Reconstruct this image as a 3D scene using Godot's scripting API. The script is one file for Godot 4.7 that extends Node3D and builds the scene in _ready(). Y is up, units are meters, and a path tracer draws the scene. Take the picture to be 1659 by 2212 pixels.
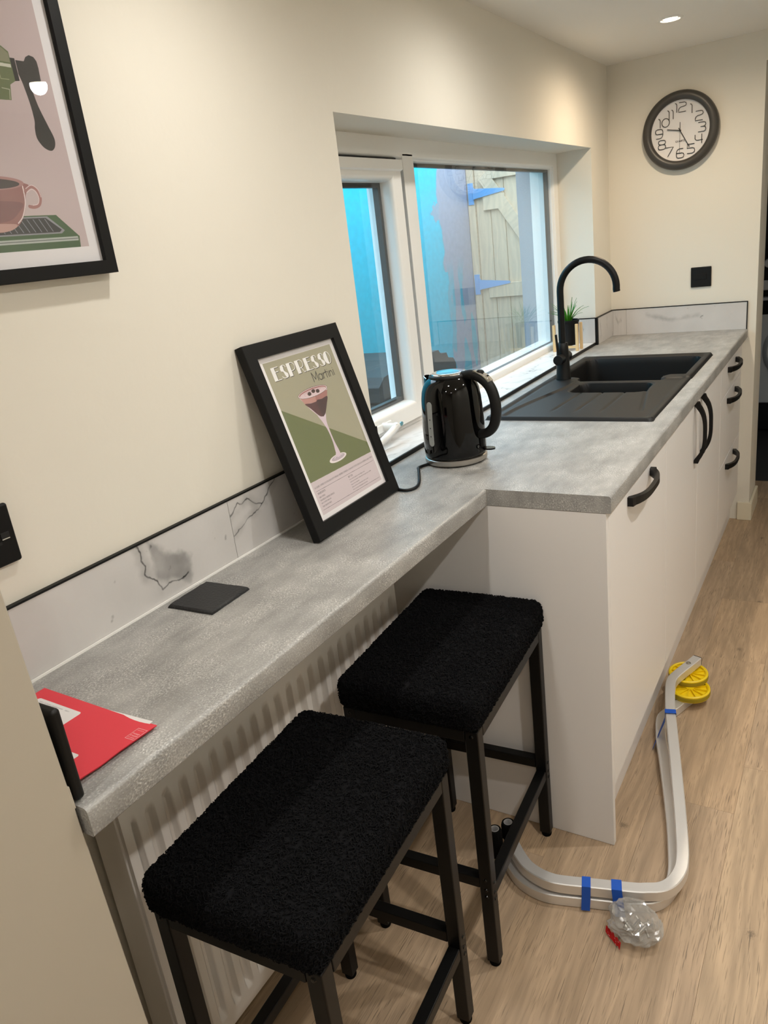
extends Node3D

# ------------------------------------------------------------------ room measures (metres)
const TOP := 0.907        # upper face of the worktop
const DEEP := 0.6         # depth of the worktop over the cabinets
const BAR := 0.324        # depth of the narrow breakfast bar
const ENDZ := -2.298      # face of the end wall
const CEIL := 2.066
const NEARZ := 1.096      # near end of the breakfast bar

var taken := {}
var M := {}

# ------------------------------------------------------------------ mesh builder
class G:
	var v := PackedVector3Array()
	var n := PackedVector3Array()
	var uv := PackedVector2Array()
	var ix := PackedInt32Array()
	var t := Transform3D()
	var uo := Vector2.ZERO

	func planar(p: Vector3, m: Vector3) -> Vector2:
		var a := m.abs()
		if a.y >= a.x and a.y >= a.z: return Vector2(p.x, p.z) + uo
		if a.x >= a.z: return Vector2(p.y, p.z) + uo
		return Vector2(p.x, p.y) + uo

	func tri(a: Vector3, b: Vector3, c: Vector3, na: Vector3, nb: Vector3, nc: Vector3, ua = null, ub = null, uc = null) -> void:
		var f := (b - a).cross(c - a)
		if f.length_squared() < 1e-18: return
		var m := na + nb + nc
		var ps := [a, b, c]
		var ns := [na, nb, nc]
		var us := [ua, ub, uc]
		if f.dot(m) > 0.0:
			ps = [a, c, b]; ns = [na, nc, nb]; us = [ua, uc, ub]
		for k in 3:
			ix.append(v.size())
			v.append(t * (ps[k] as Vector3))
			n.append((t.basis * (ns[k] as Vector3)).normalized())
			uv.append(us[k] if us[k] != null else planar(ps[k], m))

	func quad(a: Vector3, b: Vector3, c: Vector3, d: Vector3, m: Vector3) -> void:
		tri(a, b, c, m, m, m); tri(a, c, d, m, m, m)

	func quadn(a: Vector3, b: Vector3, c: Vector3, d: Vector3, na: Vector3, nb: Vector3, nc: Vector3, nd: Vector3) -> void:
		tri(a, b, c, na, nb, nc); tri(a, c, d, na, nc, nd)

	func quaduv(a: Vector3, b: Vector3, c: Vector3, d: Vector3, m: Vector3, ua: Vector2, ub: Vector2, uc: Vector2, ud: Vector2) -> void:
		tri(a, b, c, m, m, m, ua, ub, uc); tri(a, c, d, m, m, m, ua, uc, ud)

	func box(lo: Vector3, hi: Vector3, bev := 0.0) -> void:
		var c := (lo + hi) * 0.5
		var h := (hi - lo) * 0.5
		var b := minf(bev, minf(h.x, minf(h.y, h.z)) * 0.98)
		for ax in 3:
			var u := (ax + 1) % 3
			var w := (ax + 2) % 3
			for s in [-1.0, 1.0]:
				var m := Vector3.ZERO; m[ax] = s
				var q: Array[Vector3] = []
				for k in [[-1, -1], [1, -1], [1, 1], [-1, 1]]:
					var p := Vector3.ZERO
					p[ax] = s * h[ax]; p[u] = k[0] * (h[u] - b); p[w] = k[1] * (h[w] - b)
					q.append(c + p)
				quad(q[0], q[1], q[2], q[3], m)
		if b <= 0.0: return
		for ax in 3:
			var u := (ax + 1) % 3
			var w := (ax + 2) % 3
			for su in [-1.0, 1.0]:
				for sw in [-1.0, 1.0]:
					var m := Vector3.ZERO; m[u] = su; m[w] = sw
					var mu := Vector3.ZERO; mu[u] = su
					var mw := Vector3.ZERO; mw[w] = sw
					var p: Array[Vector3] = []
					for k in [[-1, 0], [1, 0], [1, 1], [-1, 1]]:
						var e := Vector3.ZERO
						e[ax] = k[0] * (h[ax] - b)
						e[u] = su * (h[u] - (b if k[1] == 1 else 0.0))
						e[w] = sw * (h[w] - (0.0 if k[1] == 1 else b))
						p.append(c + e)
					quadn(p[0], p[1], p[2], p[3], mu, mu, mw, mw)
		for sx in [-1.0, 1.0]:
			for sy in [-1.0, 1.0]:
				for sz in [-1.0, 1.0]:
					var s := Vector3(sx, sy, sz)
					tri(c + s * (h - Vector3(0, b, b)), c + s * (h - Vector3(b, 0, b)), c + s * (h - Vector3(b, b, 0)), Vector3(sx, 0, 0), Vector3(0, sy, 0), Vector3(0, 0, sz))

	# profile of (radius, height) turned about the y axis of «at»; sharp turns keep their edge
	func lathe(prof: Array, seg := 40, at := Transform3D(), a0 := 0.0, a1 := TAU) -> void:
		for i in prof.size() - 1:
			var p: Vector2 = prof[i]
			var q: Vector2 = prof[i + 1]
			var d := q - p
			if d.length() < 1e-7: continue
			var nn := Vector2(d.y, -d.x).normalized()
			var np := nn
			var nq := nn
			if i > 0:
				var e: Vector2 = p - (prof[i - 1] as Vector2)
				var en := Vector2(e.y, -e.x).normalized()
				if e.length() > 1e-7 and en.dot(nn) > 0.72: np = (en + nn).normalized()
			if i < prof.size() - 2:
				var e: Vector2 = (prof[i + 2] as Vector2) - q
				var en := Vector2(e.y, -e.x).normalized()
				if e.length() > 1e-7 and en.dot(nn) > 0.72: nq = (en + nn).normalized()
			for k in seg:
				var r := a0 + (a1 - a0) * k / seg
				var s := a0 + (a1 - a0) * (k + 1) / seg
				var cr := Vector3(cos(r), 0, sin(r))
				var cs := Vector3(cos(s), 0, sin(s))
				var P := [cr * p.x + Vector3(0, p.y, 0), cs * p.x + Vector3(0, p.y, 0), cs * q.x + Vector3(0, q.y, 0), cr * q.x + Vector3(0, q.y, 0)]
				var N := [cr * np.x + Vector3(0, np.y, 0), cs * np.x + Vector3(0, np.y, 0), cs * nq.x + Vector3(0, nq.y, 0), cr * nq.x + Vector3(0, nq.y, 0)]
				var U := [Vector2(r / TAU, p.y), Vector2(s / TAU, p.y), Vector2(s / TAU, q.y), Vector2(r / TAU, q.y)]
				tri(at * P[0], at * P[1], at * P[2], at.basis * N[0], at.basis * N[1], at.basis * N[2], U[0], U[1], U[2])
				tri(at * P[0], at * P[2], at * P[3], at.basis * N[0], at.basis * N[2], at.basis * N[3], U[0], U[2], U[3])

	# closed 2-D profile carried along a path; round = smooth normals round the profile
	func sweep(path: Array, prof: Array, up := Vector3.UP, round := true, caps := true, scales: Array = []) -> void:
		var rings: Array = []
		var outs: Array = []
		var tang: Array[Vector3] = []
		var cnt := path.size()
		var u0 := up
		for i in cnt:
			var d: Vector3 = (path[mini(i + 1, cnt - 1)] as Vector3) - (path[maxi(i - 1, 0)] as Vector3)
			d = d.normalized()
			tang.append(d)
			var side := d.cross(u0)
			if side.length() < 1e-4: side = d.cross(Vector3(1, 0, 0))
			side = side.normalized()
			var upn := side.cross(d).normalized()
			u0 = upn if up == Vector3.ZERO else up
			var k: float = scales[i] if scales.size() > i else 1.0
			var ring: Array[Vector3] = []
			var out: Array[Vector3] = []
			for q in prof:
				ring.append((path[i] as Vector3) + side * (q.x * k) + upn * (q.y * k))
				out.append((side * q.x + upn * q.y).normalized())
			rings.append(ring); outs.append(out)
		var m := prof.size()
		for i in cnt - 1:
			for j in m:
				var k := (j + 1) % m
				var a: Vector3 = rings[i][j]; var b: Vector3 = rings[i][k]; var c: Vector3 = rings[i + 1][k]; var d: Vector3 = rings[i + 1][j]
				if round:
					quadn(a, b, c, d, outs[i][j], outs[i][k], outs[i + 1][k], outs[i + 1][j])
				else:
					var f := (b - a).cross(d - a).normalized()
					var f2 := (c - b).cross(d - c).normalized()
					if f2.length() < 0.5: f2 = f
					var o: Vector3 = outs[i][j] + outs[i][k]
					# the face normals of the segment, averaged with the neighbours along the path
					var e := (b - a).normalized()
					var na := (tang[i] as Vector3).cross(e).normalized()
					var nb := (tang[i + 1] as Vector3).cross((c - d).normalized()).normalized()
					if na.dot(o) < 0: na = -na
					if nb.dot(o) < 0: nb = -nb
					quadn(a, b, c, d, na, na, nb, nb)
		if caps:
			for e in [0, cnt - 1]:
				var mm: Vector3 = -tang[0] if e == 0 else tang[cnt - 1]
				for j in range(1, m - 1):
					tri(rings[e][0], rings[e][j], rings[e][j + 1], mm, mm, mm)

	func tube(path: Array, r: float, seg := 12, caps := true, scales: Array = []) -> void:
		var prof: Array = []
		for k in seg: prof.append(Vector2(cos(TAU * k / seg), sin(TAU * k / seg)) * r)
		sweep(path, prof, Vector3.ZERO if path.size() > 2 else (Vector3.UP if absf(((path[1] as Vector3) - (path[0] as Vector3)).normalized().y) < 0.9 else Vector3.RIGHT), true, caps, scales)

	# flat outline in the xy plane of «at», given depth along +z
	func extrude(poly: PackedVector2Array, depth: float, at := Transform3D()) -> void:
		var idx := Geometry2D.triangulate_polygon(poly)
		var fz := at.basis * Vector3(0, 0, 1)
		for i in range(0, idx.size(), 3):
			var a := poly[idx[i]]; var b := poly[idx[i + 1]]; var c := poly[idx[i + 2]]
			tri(at * Vector3(a.x, a.y, depth), at * Vector3(b.x, b.y, depth), at * Vector3(c.x, c.y, depth), fz, fz, fz)
			tri(at * Vector3(a.x, a.y, 0), at * Vector3(b.x, b.y, 0), at * Vector3(c.x, c.y, 0), -fz, -fz, -fz)
		var ccw := not Geometry2D.is_polygon_clockwise(poly)
		for i in poly.size():
			var a := poly[i]; var b := poly[(i + 1) % poly.size()]
			var d := b - a
			var o := Vector2(d.y, -d.x).normalized() * (1.0 if ccw else -1.0)
			quad(at * Vector3(a.x, a.y, 0), at * Vector3(b.x, b.y, 0), at * Vector3(b.x, b.y, depth), at * Vector3(a.x, a.y, depth), at.basis * Vector3(o.x, o.y, 0))

	# box with round edges whose surface can be pushed out by disp(point) along its normal
	func soft_box(half: Vector3, r: float, step: float, disp = null, at := Transform3D()) -> void:
		var inner := half - Vector3(r, r, r)
		for ax in 3:
			var u := (ax + 1) % 3
			var w := (ax + 2) % 3
			var cu := lines(half[u], r, step)
			var cw := lines(half[w], r, step)
			for s in [-1.0, 1.0]:
				var grid: Array = []
				for a in cu:
					var row := PackedVector3Array()
					for b in cw:
						var p := Vector3.ZERO
						p[ax] = s * half[ax]; p[u] = a; p[w] = b
						var q := p.clamp(-inner, inner)
						var d := (p - q).normalized()
						var e := q + d * r
						if disp != null: e += d * float(disp.call(e))
						row.append(e)
					grid.append(row)
				var nu := cu.size(); var nw := cw.size()
				var nor: Array = []
				for i in nu:
					var row := PackedVector3Array()
					for j in nw:
						var f: Vector3
						if disp != null and i > 0 and j > 0 and i < nu - 1 and j < nw - 1:
							f = (grid[i + 1][j] - grid[i - 1][j]).cross(grid[i][j + 1] - grid[i][j - 1]).normalized()
						else:
							var p := Vector3.ZERO
							p[ax] = s * half[ax]; p[u] = cu[i]; p[w] = cw[j]
							f = (p - p.clamp(-inner, inner)).normalized()
						if f[ax] * s < 0: f = -f
						row.append(f)
					nor.append(row)
				for i in nu - 1:
					for j in nw - 1:
						var A: Vector3 = at * (grid[i][j] as Vector3); var B: Vector3 = at * (grid[i + 1][j] as Vector3)
						var C: Vector3 = at * (grid[i + 1][j + 1] as Vector3); var D: Vector3 = at * (grid[i][j + 1] as Vector3)
						quadn(A, B, C, D, at.basis * nor[i][j], at.basis * nor[i + 1][j], at.basis * nor[i + 1][j + 1], at.basis * nor[i][j + 1])

	func lines(h: float, r: float, step: float) -> PackedFloat32Array:
		var o := PackedFloat32Array()
		var k := maxi(2, ceili(r / step))
		# near an edge the lines follow the arc so that they land evenly on it
		for i in k: o.append(-(h - r) - r * tan(PI / 4 * (1.0 - float(i) / k)))
		var c := maxi(1, ceili(2.0 * (h - r) / step))
		for i in c + 1: o.append(-(h - r) + 2.0 * (h - r) * i / c)
		for i in range(1, k + 1): o.append((h - r) + r * tan(PI / 4 * float(i) / k))
		return o

	# surface over a grid of points, one normal per point
	func sheet(grid: Array, hint: Vector3, flat := false) -> void:
		var a := grid.size(); var b: int = (grid[0] as PackedVector3Array).size()
		var nor: Array = []
		for i in a:
			var row := PackedVector3Array()
			for j in b:
				var f: Vector3 = (grid[mini(i + 1, a - 1)][j] - grid[maxi(i - 1, 0)][j]).cross(grid[i][mini(j + 1, b - 1)] - grid[i][maxi(j - 1, 0)]).normalized()
				if f.dot(hint) < 0: f = -f
				row.append(f)
			nor.append(row)
		for i in a - 1:
			for j in b - 1:
				if flat:
					var m: Vector3 = (nor[i][j] + nor[i + 1][j + 1]).normalized()
					quad(grid[i][j], grid[i + 1][j], grid[i + 1][j + 1], grid[i][j + 1], m)
				else:
					quadn(grid[i][j], grid[i + 1][j], grid[i + 1][j + 1], grid[i][j + 1], nor[i][j], nor[i + 1][j], nor[i + 1][j + 1], nor[i][j + 1])

	func mesh() -> ArrayMesh:
		var a := []
		a.resize(Mesh.ARRAY_MAX)
		a[Mesh.ARRAY_VERTEX] = v; a[Mesh.ARRAY_NORMAL] = n; a[Mesh.ARRAY_TEX_UV] = uv; a[Mesh.ARRAY_INDEX] = ix
		var m := ArrayMesh.new()
		m.add_surface_from_arrays(Mesh.PRIMITIVE_TRIANGLES, a)
		return m

# ------------------------------------------------------------------ naming
func numbered(called: String) -> String:
	if not taken.has(called):
		taken[called] = 0
		return called
	taken[called] += 1
	return "%s_%03d" % [called, taken[called]]

func tag(o: Node, label: String, category: String, group := "") -> void:
	o.set_meta("label", label); o.set_meta("category", category)
	if group != "": o.set_meta("group", group)

func thing(called: String, label: String, category: String, at := Vector3.ZERO, turn := 0.0, group := "") -> Node3D:
	var o := Node3D.new()
	o.name = numbered(called); add_child(o)
	o.position = at; o.rotation.y = turn
	tag(o, label, category, group)
	return o

func part(called: String, g: G, mat: Material, parent: Node) -> MeshInstance3D:
	return part_mesh(called, g.mesh(), mat, parent)

func part_mesh(called: String, mesh: Mesh, mat: Material, parent: Node) -> MeshInstance3D:
	var o := MeshInstance3D.new()
	o.name = numbered(called) if parent == self else called
	o.mesh = mesh; o.material_override = mat
	parent.add_child(o, true)
	return o

func struct(called: String, g: G, mat: Material) -> MeshInstance3D:
	var o := part(called, g, mat, self)
	o.set_meta("kind", "structure")
	return o

func struct_root(called: String) -> Node3D:
	var o := Node3D.new()
	o.name = numbered(called); o.set_meta("kind", "structure"); add_child(o)
	return o

# ------------------------------------------------------------------ materials and textures
func mat(c: Color, rough := 0.5, metal := 0.0, spec := 0.5) -> StandardMaterial3D:
	var m := StandardMaterial3D.new()
	m.albedo_color = c; m.roughness = rough; m.metallic = metal; m.metallic_specular = spec
	return m

func noise(seed_: int, freq: float, oct := 3, type := FastNoiseLite.TYPE_SIMPLEX_SMOOTH) -> FastNoiseLite:
	var f := FastNoiseLite.new()
	f.seed = seed_; f.frequency = freq; f.noise_type = type
	f.fractal_type = FastNoiseLite.FRACTAL_FBM; f.fractal_octaves = oct
	return f

func tex(img: Image) -> ImageTexture:
	img.generate_mipmaps()
	return ImageTexture.create_from_image(img)

func relief(m: StandardMaterial3D, freq: float, depth: float, seed_: int, scale: float, oct := 3) -> void:
	var nt := FastNoiseLite.new()
	nt.seed = seed_; nt.frequency = freq; nt.fractal_octaves = oct; nt.noise_type = FastNoiseLite.TYPE_SIMPLEX_SMOOTH
	var im := nt.get_seamless_image(512, 512)
	m.heightmap_enabled = true; m.heightmap_texture = tex(im); m.heightmap_scale = depth
	m.uv1_triplanar = true; m.uv1_world_triplanar = true
	m.uv1_scale = Vector3(scale, scale, scale)

func rgb_image(w: int, h: int, f: Callable) -> Image:
	var d := PackedByteArray()
	d.resize(w * h * 3)
	var k := 0
	for y in h:
		for x in w:
			var c: Color = f.call(x, y)
			d[k] = clampi(int(c.r * 255.0), 0, 255); d[k + 1] = clampi(int(c.g * 255.0), 0, 255); d[k + 2] = clampi(int(c.b * 255.0), 0, 255)
			k += 3
	return Image.create_from_data(w, h, false, Image.FORMAT_RGB8, d)

# flat print: polygons, lines and lettering filled into an image; points in millimetres, y up, k pixels per millimetre
func fill(img: Image, pts: Array, k: float, c: Color) -> void:
	var h := img.get_height(); var w := img.get_width()
	var lo := INF; var hi := -INF
	for p in pts: lo = minf(lo, p.y); hi = maxf(hi, p.y)
	for yy in range(maxi(0, floori(h - hi * k)), mini(h, ceili(h - lo * k) + 1)):
		var ym: float = (h - (yy + 0.5)) / k
		var xs: Array[float] = []
		for i in pts.size():
			var a: Vector2 = pts[i]; var b: Vector2 = pts[(i + 1) % pts.size()]
			if (a.y > ym) != (b.y > ym): xs.append(a.x + (b.x - a.x) * (ym - a.y) / (b.y - a.y))
		xs.sort()
		for i in range(0, xs.size() - 1, 2):
			var x0 := clampi(roundi(xs[i] * k), 0, w); var x1 := clampi(roundi(xs[i + 1] * k), 0, w)
			if x1 > x0: img.fill_rect(Rect2i(x0, yy, x1 - x0, 1), c)

func stroke(img: Image, pts: Array, wd: float, k: float, c: Color) -> void:
	for i in pts.size() - 1:
		var a: Vector2 = pts[i]; var b: Vector2 = pts[i + 1]
		var o := (b - a).normalized().orthogonal() * wd * 0.5
		fill(img, [a + o, b + o, b - o, a - o], k, c)
	for p in pts: fill(img, disc(p, wd * 0.5, wd * 0.5, 10), k, c)

func disc(c: Vector2, rx: float, ry: float, seg := 40, a0 := 0.0, a1 := TAU) -> Array:
	var o: Array = []
	for i in seg + (0 if a1 - a0 >= TAU - 1e-6 else 1): o.append(c + Vector2(cos(a0 + (a1 - a0) * i / seg) * rx, sin(a0 + (a1 - a0) * i / seg) * ry))
	return o

func smooth(pts: Array, per := 8, closed := false) -> Array:
	var o: Array = []
	var c := pts.size()
	for i in (c if closed else c - 1):
		var p0 = pts[(i - 1 + c) % c] if closed or i > 0 else pts[0]
		var p1 = pts[i]; var p2 = pts[(i + 1) % c]
		var p3 = pts[(i + 2) % c] if closed or i + 2 < c else pts[c - 1]
		for s in per: o.append(p1.cubic_interpolate(p2, p0, p3, float(s) / per))
	if not closed: o.append(pts[c - 1])
	return o

func write(img: Image, text: String, font_name: String, at: Vector2, height: float, k: float, c: Color, fit := 0.0, turn := 0.0, weight := 400) -> void:
	var f := SystemFont.new()
	f.font_names = PackedStringArray([font_name]); f.font_weight = weight
	var tm := TextMesh.new()
	tm.font = f; tm.text = text; tm.font_size = 64; tm.pixel_size = 0.01; tm.depth = 0.0; tm.curve_step = 1.0
	tm.horizontal_alignment = HORIZONTAL_ALIGNMENT_LEFT
	var arr := tm.get_mesh_arrays()
	if arr.is_empty(): return
	var vs: PackedVector3Array = arr[Mesh.ARRAY_VERTEX]
	var ids: PackedInt32Array = arr[Mesh.ARRAY_INDEX] if arr[Mesh.ARRAY_INDEX] != null else PackedInt32Array()
	var lo := Vector2(INF, INF); var hi := Vector2(-INF, -INF)
	for p in vs: lo = lo.min(Vector2(p.x, p.y)); hi = hi.max(Vector2(p.x, p.y))
	var sy := height / maxf(hi.y - lo.y, 1e-6)
	var sx := sy if fit <= 0.0 else fit / maxf(hi.x - lo.x, 1e-6)
	var cnt := ids.size() if ids.size() > 0 else vs.size()
	for i in range(0, cnt, 3):
		var p: Array = []
		for j in 3:
			var q := vs[ids[i + j]] if ids.size() > 0 else vs[i + j]
			p.append(at + Vector2((q.x - lo.x) * sx, (q.y - lo.y) * sy).rotated(turn))
		fill(img, p, k, c)

func make_materials() -> void:
	M.wall = mat(Color(0.888, 0.868, 0.822), 0.75, 0, 0.3); relief(M.wall, 0.02, 0.03, 3, 2.2, 4)
	M.ceiling = mat(Color(0.94, 0.925, 0.895), 0.85, 0, 0.2)
	M.trim_paint = mat(Color(0.885, 0.85, 0.76), 0.45)
	M.cab = mat(Color(0.90, 0.885, 0.875), 0.38)
	M.cupboard = mat(Color(0.72, 0.685, 0.625), 0.4)
	M.upvc = mat(Color(0.93, 0.925, 0.91), 0.28)
	M.black = mat(Color(0.025, 0.025, 0.026), 0.5, 0, 0.35)
	M.black_metal = mat(Color(0.028, 0.027, 0.027), 0.42, 0.0, 0.38)
	M.black_gloss = mat(Color(0.012, 0.012, 0.013), 0.05, 0, 0.42)
	M.soft_black = mat(Color(0.03, 0.03, 0.03), 0.5, 0, 0.4)
	M.rubber = mat(Color(0.035, 0.035, 0.035), 0.85, 0, 0.2)
	M.gasket = mat(Color(0.02, 0.02, 0.022), 0.6)
	M.spacer = mat(Color(0.03, 0.03, 0.033), 0.5)
	M.sink = mat(Color(0.07, 0.069, 0.069), 0.5, 0, 0.4); relief(M.sink, 0.12, 0.015, 9, 9.0, 2)
	M.steel = mat(Color(0.72, 0.70, 0.67), 0.32, 1.0)
	M.chrome = mat(Color(0.86, 0.86, 0.86), 0.06, 1.0)
	M.alu = mat(Color(0.89, 0.885, 0.88), 0.42, 0.72)
	M.wool = mat(Color(0.085, 0.085, 0.090), 1.0, 0, 0.15)
	M.wool.rim_enabled = true; M.wool.rim = 0.08; M.wool.rim_tint = 0.5
	M.yellow = mat(Color(0.93, 0.80, 0.04), 0.45)
	M.tape = mat(Color(0.07, 0.33, 0.74), 0.6)
	M.white_paper = mat(Color(0.90, 0.885, 0.88), 0.7)
	M.radiator = mat(Color(0.875, 0.855, 0.83), 0.4)
	M.clock_ring = mat(Color(0.24, 0.23, 0.215), 0.4)
	M.clock_face = mat(Color(0.87, 0.86, 0.86), 0.6)
	M.clock_ink = mat(Color(0.045, 0.045, 0.05), 0.45)
	M.wood_peg = mat(Color(0.86, 0.72, 0.52), 0.6)
	M.gauge = mat(Color(0.62, 0.63, 0.62), 0.35)
	M.leaf = mat(Color(0.20, 0.46, 0.06), 0.4); M.leaf.backlight_enabled = true; M.leaf.backlight = Color(0.15, 0.3, 0.05)
	M.soil = mat(Color(0.33, 0.29, 0.24), 0.95)
	M.blue_steel = mat(Color(0.42, 0.66, 0.86), 0.4, 0.3)
	M.appliance = mat(Color(0.78, 0.82, 0.86), 0.35)
	M.appliance_dark = mat(Color(0.10, 0.12, 0.14), 0.2)
	M.slate = mat(Color(0.135, 0.137, 0.142), 0.62); relief(M.slate, 0.05, 0.06, 12, 6.0, 4)
	M.bin = mat(Color(0.035, 0.045, 0.05), 0.5)
	M.render = mat(Color(0.56, 0.585, 0.62), 0.9); relief(M.render, 0.1, 0.1, 21, 2.0)
	M.concrete = mat(Color(0.42, 0.42, 0.42), 0.9)
	M.grout = mat(Color(0.72, 0.70, 0.67), 0.9)
	M.glow = mat(Color(1, 1, 1), 0.4)
	M.glow.emission_enabled = true; M.glow.emission = Color(1.0, 0.93, 0.80); M.glow.emission_energy_multiplier = 34.0
	# clear panes: the window and the picture glass
	M.glass = StandardMaterial3D.new()
	M.glass.transparency = BaseMaterial3D.TRANSPARENCY_ALPHA
	M.glass.albedo_color = Color(0.96, 0.985, 0.98, 0.04); M.glass.roughness = 0.0; M.glass.metallic_specular = 0.5
	M.film = StandardMaterial3D.new()
	M.film.transparency = BaseMaterial3D.TRANSPARENCY_ALPHA
	M.film.albedo_color = Color(0.72, 0.71, 0.69, 0.36); M.film.roughness = 0.1; M.film.metallic_specular = 0.6
	make_worktop_texture(); make_oak(); make_pine()

func make_worktop_texture() -> void:
	var big := noise(5, 0.007, 5); var streak := noise(6, 0.02, 3); var grit := noise(7, 0.30, 2); var fleck := noise(8, 0.33, 2)
	var scratch := noise(11, 0.03, 3); var zone := noise(12, 0.009, 3)
	var size := 1024
	var hd := PackedByteArray(); hd.resize(size * size)
	var im := rgb_image(size, size, func(x: int, y: int) -> Color:
		# x runs across the worktop, y along it
		var b := big.get_noise_2d(x * 1.2, y * 0.8) * 0.085
		var s := streak.get_noise_2d(x * 1.6, y * 0.5) * 0.045
		var gq := grit.get_noise_2d(x, y * 0.8)
		var fq := fleck.get_noise_2d(x * 1.1, y * 0.55)
		var zn := smoothstep(-0.25, 0.35, zone.get_noise_2d(x, y))
		var sc := absf(scratch.get_noise_2d(x * 2.0 + y * 0.5, y * 0.45))
		var line := smoothstep(0.022, 0.0, sc) * (0.25 + 0.75 * zn)
		var spot := 0.12 * smoothstep(0.10, 0.5, fq) * zn
		var vv := 0.600 + b + s + gq * 0.075 * (0.4 + zn) + 0.10 * smoothstep(0.34, 0.55, gq) + 0.10 * line + spot
		hd[y * size + x] = clampi(int(118.0 + 95.0 * gq + 70.0 * fq + 60.0 * line), 0, 255)
		return Color(vv * 0.985, vv * 0.975, vv * 0.955))
	M.worktop = mat(Color(1, 1, 1), 0.42, 0, 0.5)
	M.worktop.albedo_texture = tex(im)
	M.worktop.heightmap_enabled = true
	M.worktop.heightmap_texture = tex(Image.create_from_data(size, size, false, Image.FORMAT_L8, hd))
	M.worktop.heightmap_scale = 0.06

func make_oak() -> void:
	# grain of an oak board: 0.195 m across (u) and 1.25 m along (v); boards take different offsets
	var w := 1024; var h := 2048
	var a := noise(31, 0.010, 3); var b := noise(32, 0.05, 3); var c := noise(33, 0.34, 2); var d := noise(34, 0.0035, 2); var e := noise(35, 0.02, 3)
	var im := rgb_image(w, h, func(px: int, y: int) -> Color:
		var x := px * 0.5
		var warp := a.get_noise_2d(x * 0.5, y * 0.09) * 34.0
		var rr := (x + warp + d.get_noise_2d(x * 0.9, y * 0.16) * 190.0) * 0.10
		var ring := 0.5 + 0.5 * sin(rr)
		var pore := c.get_noise_2d(x * 1.0 + warp * 0.4, y * 0.024)
		var soft := b.get_noise_2d(x + warp, y * 0.025)
		var tone := e.get_noise_2d(x * 0.6, y * 0.10)
		var vv := 0.705 + 0.045 * (ring - 0.5) + 0.05 * soft + 0.05 * tone
		if pore < -0.26: vv -= 0.20 * smoothstep(0.26, 0.60, -pore) * (0.25 + 1.0 * ring * ring)
		return Color(vv * 1.0, vv * 0.868, vv * 0.715))
	# a few small knots
	var r := RandomNumberGenerator.new(); r.seed = 77
	for i in 3:
		var cx := r.randf_range(60, w - 60); var cy := r.randf_range(60, h - 60); var rx := r.randf_range(6, 12); var ry := rx * r.randf_range(0.45, 0.9)
		for yy in range(int(cy - ry * 4), int(cy + ry * 4)):
			for xx in range(int(cx - rx * 4), int(cx + rx * 4)):
				if xx < 0 or yy < 0 or xx >= w or yy >= h: continue
				var q := sqrt(pow((xx - cx) / rx, 2) + pow((yy - cy) / ry, 2)) + 1.6 * c.get_noise_2d(xx * 0.3, yy * 0.3)
				if q < 3.0:
					var col := im.get_pixel(xx, yy)
					im.set_pixel(xx, yy, col.darkened(0.22 * smoothstep(3.0, 0.3, q)))
	M.oak = mat(Color(1, 1, 1), 0.46, 0, 0.45)
	M.oak.albedo_texture = tex(im)
	M.oak.uv1_scale = Vector3(1.0 / 0.39, 1.0 / 1.56, 1)

func make_pine() -> void:
	var a := noise(51, 0.012, 3); var c := noise(52, 0.1, 2)
	var im := rgb_image(256, 1024, func(x: int, y: int) -> Color:
		var warp := a.get_noise_2d(x * 0.8, y * 0.25) * 30.0
		var ring := 0.5 + 0.5 * sin((x + warp) * 0.16)
		var vv := 0.80 + 0.05 * (ring - 0.5) + 0.03 * c.get_noise_2d(x + warp, y * 0.06)
		return Color(vv * 1.03, vv * 0.925, vv * 0.80))
	M.pine = mat(Color(1, 1, 1), 0.7)
	M.pine.albedo_color = Color(0.97, 0.97, 0.95); M.pine.albedo_texture = tex(im)
	M.pine.uv1_scale = Vector3(4.0, 0.8, 1)

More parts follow.
